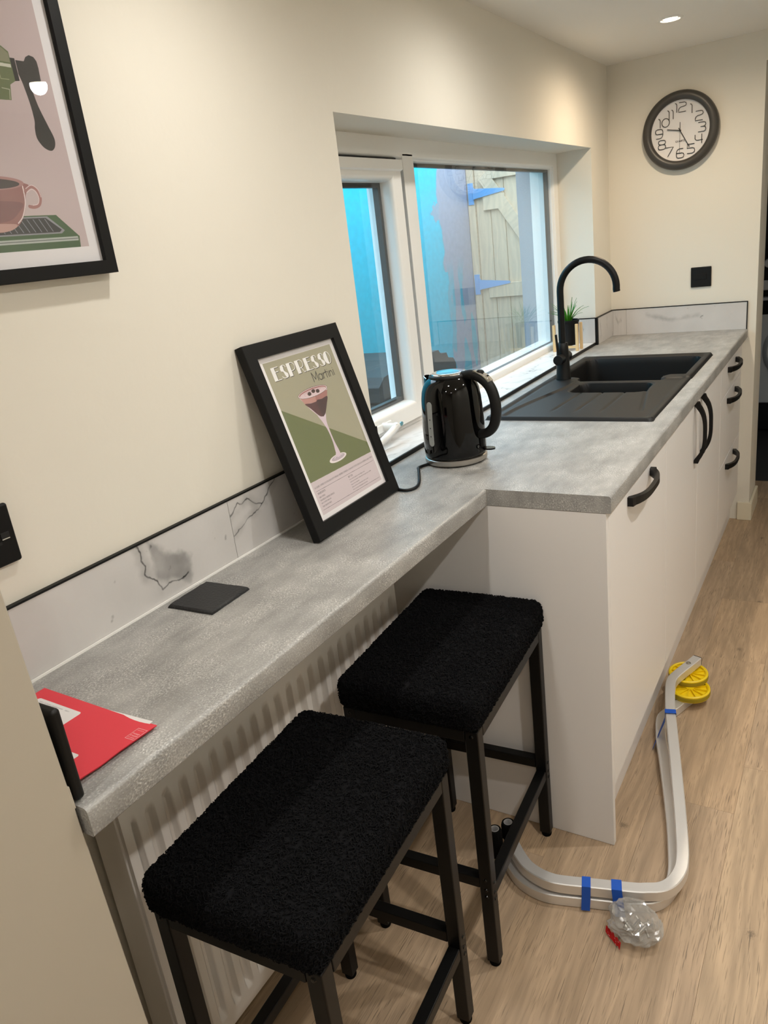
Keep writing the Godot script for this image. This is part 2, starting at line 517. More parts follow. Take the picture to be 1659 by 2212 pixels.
# ------------------------------------------------------------------ scene
func _ready() -> void:
	# camera
	var cam := Camera3D.new()
	cam.name = "camera"
	cam.position = Vector3(1.00063, 1.44125, 1.47546)
	cam.rotation = Vector3(-0.333685, 0.573992, -0.127281)
	cam.keep_aspect = Camera3D.KEEP_HEIGHT
	cam.fov = rad_to_deg(2.0 * atan(1106.0 / 1635.66))
	cam.near = 0.02; cam.far = 60.0
	add_child(cam); cam.current = true
	# evening sky over the yard
	var env := Environment.new()
	var sky := Sky.new()
	var sm := ProceduralSkyMaterial.new()
	sm.sky_top_color = Color(0.80, 0.92, 1.0); sm.sky_horizon_color = Color(0.88, 0.96, 1.0)
	sm.ground_bottom_color = Color(0.25, 0.27, 0.3); sm.ground_horizon_color = Color(0.5, 0.58, 0.68)
	sm.energy_multiplier = 6.8
	sm.sun_angle_max = 0.0
	sky.sky_material = sm
	env.background_mode = Environment.BG_SKY
	env.sky = sky
	env.tonemap_mode = Environment.TONE_MAPPER_LINEAR
	env.tonemap_exposure = 1.0
	env.sdfgi_enabled = true; env.ssao_enabled = true; env.ssil_enabled = true
	var we := WorldEnvironment.new()
	we.name = "world"; we.environment = env
	add_child(we)
	make_materials()
	# ceiling downlights: one row over the worktop, one over the walkway
	for z in [-1.69, -0.61, 0.46, 1.54]: downlight(Vector3(0.384, CEIL, z), 0.70 if z < -1.2 else 0.43, "row over the worktop")
	for z in [-1.45, -0.35, 0.75, 1.85]: downlight(Vector3(1.31, CEIL, z), 1.05 if absf(z - 0.2) < 0.7 else 0.45, "row over the walkway")
	build_shell()
	build_window()
	build_yard()
	build_laundry()
	build_worktop()
	build_cabinets()
	build_splashback()
	build_radiator()
	build_sink()
	build_faucet()
	build_cupboard()
	build_stools()
	build_hanging_picture()
	build_leaning_picture()
	build_clock()
	build_kettle()
	build_tubes()
	build_small_things()

var light_labels := ["bright round downlight in the ceiling near the clock wall", "recessed ceiling downlight above the window and kettle", "recessed ceiling downlight above the breakfast bar stools", "recessed ceiling downlight above the tall cupboard",
	"walkway ceiling downlight nearest the laundry doorway", "walkway ceiling downlight level with the kettle", "walkway ceiling downlight level with the near stool", "walkway ceiling downlight behind the camera"]
var light_n := 0

func downlight(at: Vector3, energy: float, row: String) -> void:
	var o := thing("ceiling_downlight", light_labels[light_n], "downlight", at, 0.0, "recessed downlights, " + row)
	light_n += 1
	var g := G.new()
	g.lathe([Vector2(0.030, -0.001), Vector2(0.033, -0.0045), Vector2(0.040, -0.004), Vector2(0.0425, 0.0)], 40)
	g.lathe([Vector2(0.0265, 0.02), Vector2(0.030, -0.001)], 40)
	part("bezel", g, M.upvc, o)
	var e := G.new()
	e.lathe([Vector2(0.0001, -0.0012), Vector2(0.018, -0.0010), Vector2(0.028, 0.0006), Vector2(0.0285, 0.012), Vector2(0.0001, 0.012)], 32)
	part("lens", e, M.glow, o)
	var l := SpotLight3D.new()
	l.name = "beam"
	l.position = Vector3(0, -0.010, 0)
	l.rotation.x = -PI / 2
	l.spot_angle = 88.0; l.spot_angle_attenuation = 1.0; l.spot_attenuation = 2.0; l.spot_range = 12.0
	l.light_energy = energy; l.light_color = Color(1.0, 0.91, 0.79) if at.z < -1.2 and at.x < 1.0 else Color(1.0, 0.988, 0.965); l.light_size = 0.026
	l.shadow_enabled = true
	o.add_child(l)

func build_shell() -> void:
	# left wall, inner leaf with the window opening
	var g := G.new()
	for b in [[-0.072, 3.0, -0.1, 2.17], [-2.70, -2.028, -0.1, 2.17]]: g.box(Vector3(-0.20, b[2], b[0]), Vector3(0, b[3], b[1]))
	g.box(Vector3(-0.20, -0.1, -2.028), Vector3(0, 0.905, -0.072))
	g.box(Vector3(-0.20, 1.731, -2.028), Vector3(0, 2.17, -0.072))
	struct("wall_left", g, M.wall)
	var o := G.new()
	for b in [[-0.06, 3.0, -0.25, 2.2], [-2.70, -2.04, -0.25, 2.2]]: o.box(Vector3(-0.345, b[2], b[0]), Vector3(-0.2005, b[3], b[1]))
	o.box(Vector3(-0.345, -0.25, -2.04), Vector3(-0.2005, 0.885, -0.06))
	o.box(Vector3(-0.345, 1.75, -2.04), Vector3(-0.2005, 2.2, -0.06))
	struct("wall_outside", o, M.render)
	# end wall with the doorway to the laundry
	var e := G.new()
	e.box(Vector3(-0.05, -0.1, -2.555), Vector3(0.632, 2.17, ENDZ))
	e.box(Vector3(0.632, 1.957, -2.555), Vector3(1.42, 2.17, ENDZ))
	e.box(Vector3(1.42, -0.1, -2.555), Vector3(2.2, 2.17, ENDZ))
	struct("wall_end", e, M.wall)
	var r := G.new(); r.box(Vector3(1.72, -0.1, -5.2), Vector3(1.87, 2.17, 3.0)); struct("wall_right", r, M.wall)
	var n := G.new(); n.box(Vector3(-0.2, -0.1, 2.85), Vector3(2.2, 2.17, 3.0)); struct("wall_near", n, M.wall)
	var c := G.new(); c.box(Vector3(-0.2, CEIL, -5.2), Vector3(2.2, CEIL + 0.12, 3.0))
	struct("ceiling", c, M.ceiling)
	# skirting at the end wall, wrapping into the doorway
	var b := G.new()
	var prof := [[Vector3(0.582, 0, ENDZ), Vector3(0.645, 0.088, ENDZ + 0.014)], [Vector3(0.6325, 0, -2.555), Vector3(0.6455, 0.0885, ENDZ - 0.0005)]]
	for q in prof: b.box(q[0], q[1], 0.002)
	struct("baseboard_end", b, M.trim_paint)
	# oak boards laid along the room, each a piece of its own
	var fl := struct_root("floor")
	var s := G.new(); s.box(Vector3(-0.3, -0.12, -5.2), Vector3(2.2, -0.009, 3.0))
	part("subfloor", s, M.rubber, fl)
	var width := 0.193
	var rng := RandomNumberGenerator.new(); rng.seed = 4
	var cache := {}
	var starts := [0.35, 0.95, 0.10, 0.62, -0.22, -0.415, 0.52, -0.05, 0.78, 0.3, 0.0, 0.6]
	for col in 12:
		var x0 := 0.83 - 5 * width + col * width - 0.0
		if x0 > 2.05: break
		var z: float = starts[col] + 2.4
		while z > -2.9:
			var z0 := z - 1.20
			var v := rng.randi_range(0, 5)
			if not cache.has(v):
				var p := G.new()
				p.uo = Vector2(0.061 * v * 3, 0.37 * v)
				p.box(Vector3(0.0001, -0.009, 0.0001), Vector3(width - 0.0001, 0.0, 1.1999), 0.00035)
				cache[v] = p.mesh()
			var m := part_mesh("plank", cache[v], oak_tone(rng.randi_range(0, 3)), fl)
			m.position = Vector3(x0, 0, z0)
			z = z0

var oak_tones := {}
func oak_tone(i: int) -> Material:
	if not oak_tones.has(i):
		var m: StandardMaterial3D = M.oak.duplicate()
		var k: float = [1.0, 0.965, 0.985, 0.94][i]
		m.albedo_color = Color(k, k * [1.0, 0.995, 0.985, 0.99][i], k * [1.0, 1.0, 0.97, 0.985][i])
		oak_tones[i] = m
	return oak_tones[i]

# a rectangular ring in the plane x = const (window frames): outer rect, width, thickness from x0 to x1, sloped inner bead
func ring(g: G, y0: float, y1: float, z0: float, z1: float, wd: float, x0: float, x1: float, slope := 0.0, bev := 0.002) -> void:
	var O := [Vector2(z0, y0), Vector2(z1, y0), Vector2(z1, y1), Vector2(z0, y1)]
	var I := [Vector2(z0 + wd, y0 + wd), Vector2(z1 - wd, y0 + wd), Vector2(z1 - wd, y1 - wd), Vector2(z0 + wd, y1 - wd)]
	for i in 4:
		var j := (i + 1) % 4
		var a: Vector2 = O[i]; var b: Vector2 = O[j]; var c: Vector2 = I[j]; var d: Vector2 = I[i]
		var inn := ((c + d) * 0.5 - (a + b) * 0.5).normalized()
		var k := slope
		var c2 := c - (c - b) * (k / wd); var d2 := d - (d - a) * (k / wd)
		var f := func(q: Vector2, x: float) -> Vector3: return Vector3(x, q.y, q.x)
		var n_in := Vector3(0, inn.y, inn.x)
		g.quad(f.call(a, x1), f.call(b, x1), f.call(c2, x1), f.call(d2, x1), Vector3(1, 0, 0))
		if k > 0.0:
			var m1 := (Vector3(1, 0, 0) + n_in * 0.2).normalized(); var m2 := (Vector3(0.5, 0, 0) + n_in).normalized()
			var xm := x1 - k * 0.35
			var c3 := c - (c - b) * (k * 0.35 / wd); var d3 := d - (d - a) * (k * 0.35 / wd)
			g.quadn(f.call(d2, x1), f.call(c2, x1), f.call(c3, xm), f.call(d3, xm), m1, m1, m2, m2)
			g.quadn(f.call(d3, xm), f.call(c3, xm), f.call(c, x1 - k), f.call(d, x1 - k), m2, m2, n_in, n_in)
		g.quad(f.call(d, x1 - k), f.call(c, x1 - k), f.call(c, x0), f.call(d, x0), n_in)
		g.quad(f.call(a, x1), f.call(b, x1), f.call(b, x0), f.call(a, x0), -n_in)
		g.quad(f.call(a, x0), f.call(b, x0), f.call(c, x0), f.call(d, x0), Vector3(-1, 0, 0))

func build_window() -> void:
	var w := struct_root("window_1")
	var f := G.new()
	var X := -0.15
	var yb := 0.885
	ring(f, yb, 1.733, -2.03, -0.07, 0.058, -0.255, X, 0.009)
	f.box(Vector3(-0.255, yb + 0.04, -0.704), Vector3(X, 1.69, -0.640), 0.002)
	ring(f, yb, 1.733, -0.672, -0.07, 0.078, -0.255, -0.212)
	part("frame", f, M.upvc, w)
	# bead of the fixed light
	var b := G.new()
	ring(b, 0.914, 1.690, -1.986, -0.704, 0.021, -0.186, X - 0.006, 0.009)
	part("glazing_bead", b, M.upvc, w)
	# opening sash, proud of the frame
	var s := G.new()
	ring(s, 0.936, 1.669, -0.588, -0.116, 0.056, -0.21, X + 0.018, 0.014)
	s.sweep([Vector3(X + 0.016, 1.664, -0.115), Vector3(X + 0.016, 1.664, -0.585)], [Vector2(-0.006, 0.004), Vector2(0.012, 0.003), Vector2(0.012, -0.022), Vector2(0.004, -0.026), Vector2(-0.006, -0.024)], Vector3.UP, false)
	var sash := part("sash", s, M.upvc, w)
	var gk := G.new()
	ring(gk, 0.929, 1.676, -0.595, -0.109, 0.008, -0.20, X + 0.003)
	part("gasket", gk, M.gasket, w)
	for q in [[0.985, 1.622, -0.539, -0.165, 0.0205], [0.932, 1.672, -1.968, -0.722, 0.012]]:
		var sp := G.new()
		ring(sp, q[0], q[1], q[2], q[3], q[4], -0.190, -0.172)
		part("spacer_bar", sp, M.spacer, w)
	for q in [[0.930, 1.674, -1.970, -0.720], [0.980, 1.627, -0.545, -0.160]]:
		for x in [-0.1695, -0.1915]:
			var p := G.new()
			p.quad(Vector3(x, q[0], q[2]), Vector3(x, q[1], q[2]), Vector3(x, q[1], q[3]), Vector3(x, q[0], q[3]), Vector3(1, 0, 0))
			part("pane", p, M.glass, w)
	# handle with its key on the bottom rail of the sash
	var h := G.new()
	h.t = Transform3D(Basis(), Vector3(X + 0.018, 0.958, -0.318))
	h.box(Vector3(0, -0.013, -0.05), Vector3(0.010, 0.013, 0.05), 0.004)
	h.lathe([Vector2(0.0001, 0.046), Vector2(0.009, 0.046), Vector2(0.011, 0.042), Vector2(0.011, 0.004), Vector2(0.012, 0)], 24, Transform3D(Basis(Vector3(0, 0, 1), -PI / 2), Vector3(0.004, 0.003, -0.005)))
	h.sweep([Vector3(0.040, 0.003, -0.020), Vector3(0.046, 0.0, 0.0), Vector3(0.049, -0.006, 0.03), Vector3(0.050, -0.016, 0.075), Vector3(0.049, -0.022, 0.105)], [Vector2(-0.010, -0.006), Vector2(0.010, -0.006), Vector2(0.011, 0.002), Vector2(0.007, 0.007), Vector2(-0.007, 0.007), Vector2(-0.011, 0.002)], Vector3(1, 0, 0), true)
	h.lathe([Vector2(0.0001, 0.012), Vector2(0.0065, 0.012), Vector2(0.008, 0.009), Vector2(0.008, 0)], 20, Transform3D(Basis(Vector3(1, 0, 0), -PI / 2), Vector3(0.040, 0.002, -0.018)))
	part("handle", h, M.upvc, sash)
	var k := G.new()
	k.t = Transform3D(Basis(), Vector3(X + 0.058, 0.960, -0.346))
	k.box(Vector3(-0.001, -0.003, -0.014), Vector3(0.001, 0.003, 0.002))
	k.lathe([Vector2(0.0001, 0.0011), Vector2(0.006, 0.0011), Vector2(0.006, -0.0011), Vector2(0.0001, -0.0011)], 16, Transform3D(Basis(Vector3(0, 0, 1), PI / 2).scaled(Vector3(1, 1, 1.5)), Vector3(0, 0, -0.02)))
	part("key", k, mat(Color(0.45, 0.66, 0.70), 0.3, 0.6), sash)
	# marble tiled sill with a black front trim
	var t := G.new()
	for q in [[-0.075, -0.52], [-0.521, -1.12], [-1.121, -1.72], [-1.721, -2.026]]:
		var a := G.new()
		a.uo = Vector2(0.3 - q[0] * 0.2, 0.1)
		a.box(Vector3(-0.152, 0.902, q[1]), Vector3(-0.004, 0.9175, q[0]), 0.0006)
		part("sill_tile", a, M.marble_sill if M.has("marble_sill") else make_marble_sill(), w)
	t.box(Vector3(-0.005, 0.9065, -2.024), Vector3(0.0015, 0.9182, -0.10), 0.0006)
	part("sill_trim", t, M.black, w)

func make_marble_sill() -> Material:
	var a := noise(61, 0.006, 4); var b := noise(62, 0.004, 3)
	var im := rgb_image(512, 512, func(x: int, y: int) -> Color:
		var q := absf(a.get_noise_2d(x * 1.2 + y * 0.3, y * 0.6 + b.get_noise_2d(x, y) * 90.0))
		var v := 0.90 - 0.30 * smoothstep(0.018, 0.0, q) * smoothstep(-0.05, 0.3, b.get_noise_2d(x * 1.7, y * 1.7)) - 0.05 * smoothstep(0.12, 0.0, q)
		return Color(v, v * 0.995, v * 0.99))
	M.marble_sill = mat(Color(1, 1, 1), 0.22)
	M.marble_sill.albedo_texture = tex(im); M.marble_sill.uv1_scale = Vector3(1.6, 1.6, 1)
	return M.marble_sill

func build_yard() -> void:
	# rendered wall of the yard, part painted turquoise with a ragged edge and chipped spots
	var a := noise(71, 0.012, 4); var b := noise(72, 0.05, 3)
	var im := rgb_image(1024, 1024, func(x: int, y: int) -> Color:
		var z := -3.45 + 2.6 * x / 1024.0         # image runs along the wall
		var yy := 2.1 - 2.3 * y / 1024.0
		var edge := -2.97 + a.get_noise_2d(x * 0.3, y * 0.6) * 0.055
		if yy < 1.25: edge -= 0.03
		var paint := smoothstep(edge - 0.012, edge + 0.012, z)
		# runs of paint on the bare part below
		var run := smoothstep(1.35, 1.1, yy) * smoothstep(0.02, 0.16, a.get_noise_2d(x * 1.2, y * 0.25 + 400.0)) * 0.5
		paint = maxf(paint, run)
		# chips low on the wall
		for c in [[-1.62, 1.20, 0.05, 0.09], [-1.83, 1.17, 0.025, 0.13], [-1.78, 1.12, 0.03, 0.07], [-2.93, 1.60, 0.06, 0.05]]:
			var q := pow((z - c[0]) / c[2], 2) + pow((yy - c[1]) / c[3], 2) + b.get_noise_2d(x, y) * 1.2
			if q < 1.0: paint *= 0.1
		var n := 1.0 + 0.05 * b.get_noise_2d(x, y)
		return Color(0.62 * n, 0.63 * n, 0.69 * n).lerp(Color(0.0, 0.75 * n, 0.835 * n), paint))
	var m := mat(Color(1, 1, 1), 0.8); m.albedo_texture = tex(im)
	var g := G.new()
	g.quaduv(Vector3(-1.1995, -0.2, -3.45), Vector3(-1.1995, 2.1, -3.45), Vector3(-1.1995, 2.1, -0.85), Vector3(-1.1995, -0.2, -0.85), Vector3(1, 0, 0), Vector2(0, 1), Vector2(0, 0), Vector2(1, 0), Vector2(1, 1))
	g.box(Vector3(-1.40, -0.2, -3.45), Vector3(-1.2005, 2.1, -0.85))
	struct("wall_yard", g, m)
	var g2 := G.new(); g2.box(Vector3(-1.40, -0.2, -0.85), Vector3(-1.2, 2.1, 2.0))
	struct("wall_yard_near", g2, mat(Color(0.0, 0.75, 0.835), 0.8))
	var f := G.new(); f.box(Vector3(-1.4, -0.3, -4.2), Vector3(-0.345, -0.15, 2.0)); struct("yard_ground", f, M.concrete)
	# ledged and braced gate across the passage
	var o := thing("garden_gate", "pale boarded timber gate with blue strap hinges seen through the window", "gate", Vector3(-1.19, -0.1, -3.4))
	for i in 7:
		var p := G.new()
		p.uo = Vector2(0.13 * i, 0.21 * i)
		p.box(Vector3(0.045 + i * 0.098, 0.02, -0.022), Vector3(0.045 + i * 0.098 + 0.0955, 2.05, 0.0), 0.003)
		part("board", p, M.pine, o)
	var post := G.new(); post.uo = Vector2(0.5, 0.3); post.box(Vector3(-0.008, 0, -0.05), Vector3(0.040, 2.1, 0.012), 0.003)
	part("post", post, M.pine, o)
	for y in [1.185, 1.73, 0.25]:
		var l := G.new(); l.uo = Vector2(0.0, 0.2)
		l.box(Vector3(0.10, y - 0.045, 0.0), Vector3(0.25 if y == 1.73 else 0.70, y + 0.045, 0.022), 0.003)
		part("ledge", l, M.pine, o)
	var top := G.new(); top.box(Vector3(0.13, 1.865, 0.0), Vector3(0.70, 1.94, 0.022), 0.003); part("ledge", top, M.pine, o)
	var br := G.new()
	br.t = Transform3D(Basis(Vector3(0, 0, 1), -0.98), Vector3(0.11, 1.90, 0))
	br.box(Vector3(0, -0.045, 0.0), Vector3(0.95, 0.035, 0.021), 0.003)
	part("brace", br, M.pine, o)
	for y in [1.795, 1.232]:
		var hh := G.new()
		hh.box(Vector3(0.0, y - 0.065, 0.012), Vector3(0.038, y + 0.065, 0.018), 0.001)
		hh.extrude(PackedVector2Array([Vector2(0.038, y - 0.034), Vector2(0.25, y - 0.008), Vector2(0.258, y), Vector2(0.25, y + 0.008), Vector2(0.038, y + 0.030)]), 0.005, Transform3D(Basis(), Vector3(0, 0, 0.0225)))
		hh.tube([Vector3(0.04, y - 0.035, 0.02), Vector3(0.04, y + 0.035, 0.02)], 0.007, 10)
		part("strap_hinge", hh, M.blue_steel, o)
	# what closes the passage behind the gate
	var pier := G.new(); pier.box(Vector3(-0.62, -0.2, -3.9), Vector3(-0.20, 2.2, -3.35)); struct("pier_yard", pier, M.render)
	# wheelie bin against the turquoise wall
	var bn := thing("wheelie_bin", "black wheelie bin outside the window against the turquoise wall", "bin", Vector3(-0.90, -0.15, -1.46))
	var body := G.new()
	var lv := [[0.06, 0.19, 0.25], [0.35, 0.215, 0.285], [0.98, 0.25, 0.325]]
	for i in 2:
		var A = lv[i]; var B = lv[i + 1]
		for sd in 4:
			var d: Vector3 = [Vector3(1, 0, 0), Vector3(0, 0, 1), Vector3(-1, 0, 0), Vector3(0, 0, -1)][sd]
			var e := Vector3(d.z, 0, -d.x)
			var ha := Vector3(A[1], 0, A[2]); var hb := Vector3(B[1], 0, B[2])
			body.quad(d * ha - e * ha * 1.0 + Vector3(0, A[0], 0), d * ha + e * ha + Vector3(0, A[0], 0), d * hb + e * hb + Vector3(0, B[0], 0), d * hb - e * hb + Vector3(0, B[0], 0), d)
	body.quad(Vector3(-0.19, 0.06, -0.25), Vector3(0.19, 0.06, -0.25), Vector3(0.19, 0.06, 0.25), Vector3(-0.19, 0.06, 0.25), Vector3(0, -1, 0))
	body.box(Vector3(-0.262, 0.93, -0.345), Vector3(0.262, 0.99, 0.335), 0.01)
	part("body", body, M.bin, bn)
	var lid := G.new()
	lid.extrude(PackedVector2Array([Vector2(-0.37, 1.0), Vector2(0.35, 1.0), Vector2(0.35, 1.06), Vector2(0.30, 1.095), Vector2(0.05, 1.125), Vector2(-0.20, 1.12), Vector2(-0.22, 1.10), Vector2(-0.28, 1.095), Vector2(-0.295, 1.07), Vector2(-0.345, 1.06), Vector2(-0.36, 1.045), Vector2(-0.37, 1.03)]), 0.56, Transform3D(Basis(Vector3(0, 1, 0), -PI / 2), Vector3(0.28, 0, 0)))
	part("lid", lid, M.bin, bn)
	var ax := G.new()
	ax.tube([Vector3(-0.22, 1.04, 0.37), Vector3(0.22, 1.04, 0.37)], 0.014)
	part("handle", ax, M.bin, bn)
	for s in [-1, 1]:
		var wl := G.new()
		wl.lathe([Vector2(0.0001, 0.02), Vector2(0.05, 0.02), Vector2(0.08, 0.024), Vector2(0.1, 0.018), Vector2(0.1, -0.018), Vector2(0.08, -0.024), Vector2(0.0001, -0.02)], 28, Transform3D(Basis(Vector3(0, 0, 1), PI / 2), Vector3(s * 0.215, 0.10, 0.25)))
		part("wheel", wl, M.rubber, bn)

func build_laundry() -> void:
	var g := G.new()
	g.box(Vector3(-0.2, -0.1, -5.2), Vector3(2.2, 2.17, -5.05))
	g.box(Vector3(-0.2, -0.1, -5.2), Vector3(-0.05, 2.17, -2.555))
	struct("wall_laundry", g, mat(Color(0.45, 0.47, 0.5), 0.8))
	var f := G.new(); f.box(Vector3(-0.05, -0.009, -5.05), Vector3(2.05, 0.0005, -2.9)); struct("floor_laundry", f, mat(Color(0.20, 0.20, 0.21), 0.5))
	var o := thing("washing_machine", "white front-loading washing machine in the dark room beyond the doorway", "washing machine", Vector3(0.72, 0.0, -4.22))
	var b := G.new()
	b.box(Vector3(-0.3, 0.19, -0.29), Vector3(0.3, 0.865, 0.29), 0.012)
	part("body", b, M.appliance, o)
	var pb := G.new(); pb.box(Vector3(-0.29, 0.012, -0.28), Vector3(0.29, 0.189, 0.27), 0.004); part("pedestal", pb, M.appliance_dark, o)
	var p := G.new(); p.box(Vector3(-0.28, 0.76, 0.2905), Vector3(0.28, 0.845, 0.302), 0.004); part("control_panel", p, M.appliance_dark, o)
	var dr := G.new()
	dr.lathe([Vector2(0.0001, 0.012), Vector2(0.12, 0.03), Vector2(0.145, 0.034), Vector2(0.16, 0.02)], 40, Transform3D(Basis(Vector3(1, 0, 0), PI / 2), Vector3(0, 0.53, 0.29)))
	part("door_glass", dr, M.black_gloss, o)
	var rg := G.new()
	rg.lathe([Vector2(0.155, 0.03), Vector2(0.175, 0.036), Vector2(0.20, 0.02), Vector2(0.205, 0.0)], 44, Transform3D(Basis(Vector3(1, 0, 0), PI / 2), Vector3(0, 0.53, 0.29)))
	part("door_rim", rg, M.appliance, o)
	var ft := G.new()
	for x in [-0.25, 0.25]:
		for z in [-0.24, 0.24]:
			ft = G.new()
			ft.lathe([Vector2(0.02, 0.014), Vector2(0.022, 0.0), Vector2(0.0001, 0.0)], 12, Transform3D(Basis(), Vector3(x, 0, z)))
			part("foot", ft, M.rubber, o)
	var d := thing("tumble_dryer", "dark fronted dryer stacked on the washing machine beyond the doorway", "dryer", Vector3(0.72, 0.867, -4.22))
	var db := G.new(); db.box(Vector3(-0.3, 0.0, -0.29), Vector3(0.3, 0.84, 0.29), 0.012); part("body", db, M.appliance_dark, d)
	var tl := G.new(); tl.box(Vector3(-0.30, 0.04, 0.2905), Vector3(0.30, 0.10, 0.298), 0.003); part("trim_strip", tl, M.appliance, d)
	var kn := G.new()
	kn.lathe([Vector2(0.0001, 0.024), Vector2(0.022, 0.024), Vector2(0.026, 0.018), Vector2(0.028, 0)], 24, Transform3D(Basis(Vector3(1, 0, 0), PI / 2), Vector3(-0.19, 0.20, 0.29)))
	part("dial", kn, M.appliance, d)
	var dd := G.new()
	dd.lathe([Vector2(0.0001, 0.016), Vector2(0.15, 0.022), Vector2(0.18, 0.02), Vector2(0.19, 0.0)], 40, Transform3D(Basis(Vector3(1, 0, 0), PI / 2), Vector3(0, 0.52, 0.29)))
	part("door", dd, M.black_gloss, d)

func build_worktop() -> void:
	var o := thing("worktop", "grey stone-effect laminate worktop stepping from breakfast bar to sink run", "worktop", Vector3.ZERO)
	var t := 0.038
	var g := G.new()
	var y0 := TOP - t
	var r := 0.006
	# pieces leave the sink cut-out free
	g.box(Vector3(0.002, y0, 0.0), Vector3(BAR - r, TOP, NEARZ))
	g.box(Vector3(0.002, y0, -0.64), Vector3(DEEP - r, TOP, 0.0))
	g.box(Vector3(0.002, y0, -1.64), Vector3(0.070, TOP, -0.64))
	g.box(Vector3(0.535, y0, -1.64), Vector3(DEEP - r, TOP, -0.64))
	g.box(Vector3(0.002, y0, ENDZ + 0.002), Vector3(DEEP - r, TOP, -1.64))
	# post-formed front edges
	var prof: Array = []
	for i in 5: prof.append(Vector2(sin(PI / 2 * i / 4.0), cos(PI / 2 * i / 4.0) - 1.0) * r)
	var lowr := 0.003
	for i in 4: prof.append(Vector2(r - lowr + lowr * cos(PI / 2 * i / 3.0), -t + lowr - lowr * sin(PI / 2 * i / 3.0)))
	for e in [[BAR - r, 0.0, NEARZ], [DEEP - r, ENDZ + 0.002, 0.0]]:
		for i in prof.size() - 1:
			var p: Vector2 = prof[i]; var q: Vector2 = prof[i + 1]
			var d := (q - p).normalized()
			var np := Vector3(-d.y, d.x, 0); var nq := np
			if i > 0: np = (np + Vector3(-(p - (prof[i - 1] as Vector2)).normalized().y, (p - (prof[i - 1] as Vector2)).normalized().x, 0)).normalized()
			if i < prof.size() - 2: nq = (nq + Vector3(-((prof[i + 2] as Vector2) - q).normalized().y, ((prof[i + 2] as Vector2) - q).normalized().x, 0)).normalized()
			g.quadn(Vector3(e[0] + p.x, TOP + p.y, e[1]), Vector3(e[0] + p.x, TOP + p.y, e[2]), Vector3(e[0] + q.x, TOP + q.y, e[2]), Vector3(e[0] + q.x, TOP + q.y, e[1]), np, np, nq, nq)
		for zc in [[e[1], -1.0], [e[2], 1.0]]:
			for i in range(1, prof.size() - 1):
				var m := Vector3(0, 0, zc[1])
				var c0 := Vector3(e[0], TOP - t, zc[0])
				g.tri(Vector3(e[0], TOP, zc[0]), Vector3(e[0] + prof[i].x, TOP + prof[i].y, zc[0]), Vector3(e[0] + prof[i + 1].x, TOP + prof[i + 1].y, zc[0]), m, m, m)
				if i == prof.size() - 2: g.tri(Vector3(e[0], TOP, zc[0]), Vector3(e[0] + prof[i + 1].x, TOP + prof[i + 1].y, zc[0]), c0, m, m, m)
	part("slab", g, M.worktop, o)
	var s := G.new()
	s.box(Vector3(0.010, TOP - 0.001, -0.07), Vector3(0.013, TOP + 0.0035, NEARZ))
	part("sealant_line", s, M.upvc, o)

func bow_handle(span: float, vertical: bool, at: Vector3) -> G:
	# arched black handle with flat flared feet; long axis along z (or y), bulging along +x
	var g := G.new()
	g.t = Transform3D(Basis(), at)
	var path: Array = []
	var n := 20
	var prev_a: Array = []
	for i in n + 1:
		var u := -1.0 + 2.0 * i / n
		var along := u * span * 0.5
		var out := 0.031 * pow(1.0 - pow(absf(u), 3.0), 0.8)
		var thick := 0.0085 + 0.014 * pow(absf(u), 4.0)
		var wide := 0.0070 + 0.0035 * pow(absf(u), 2.0)
		var c := [Vector3(out - thick + 0.004, -wide, along), Vector3(maxf(out + 0.006, 0.0135), -wide, along), Vector3(maxf(out + 0.006, 0.0135), wide, along), Vector3(out - thick + 0.004, wide, along)]
		var ring: Array = []
		for p in c:
			var q: Vector3 = p
			q.x = maxf(q.x, 0.0)
			if vertical: q = Vector3(q.x, q.z, q.y)
			ring.append(q)
		if i > 0:
			for j in 4:
				var k := (j + 1) % 4
				var m: Vector3 = [Vector3(0, -1, 0), Vector3(1, 0, 0), Vector3(0, 1, 0), Vector3(-1, 0, 0)][j]
				if vertical: m = Vector3(m.x, 0, m.y)
				g.quad(prev_a[j], prev_a[k], ring[k], ring[j], m)
		if i == 0 or i == n:
			var m := Vector3(0, 0, -1.0 if i == 0 else 1.0)
			if vertical: m = Vector3(0, m.z, 0)
			g.quad(ring[0], ring[1], ring[2], ring[3], m)
		prev_a = ring
	return g

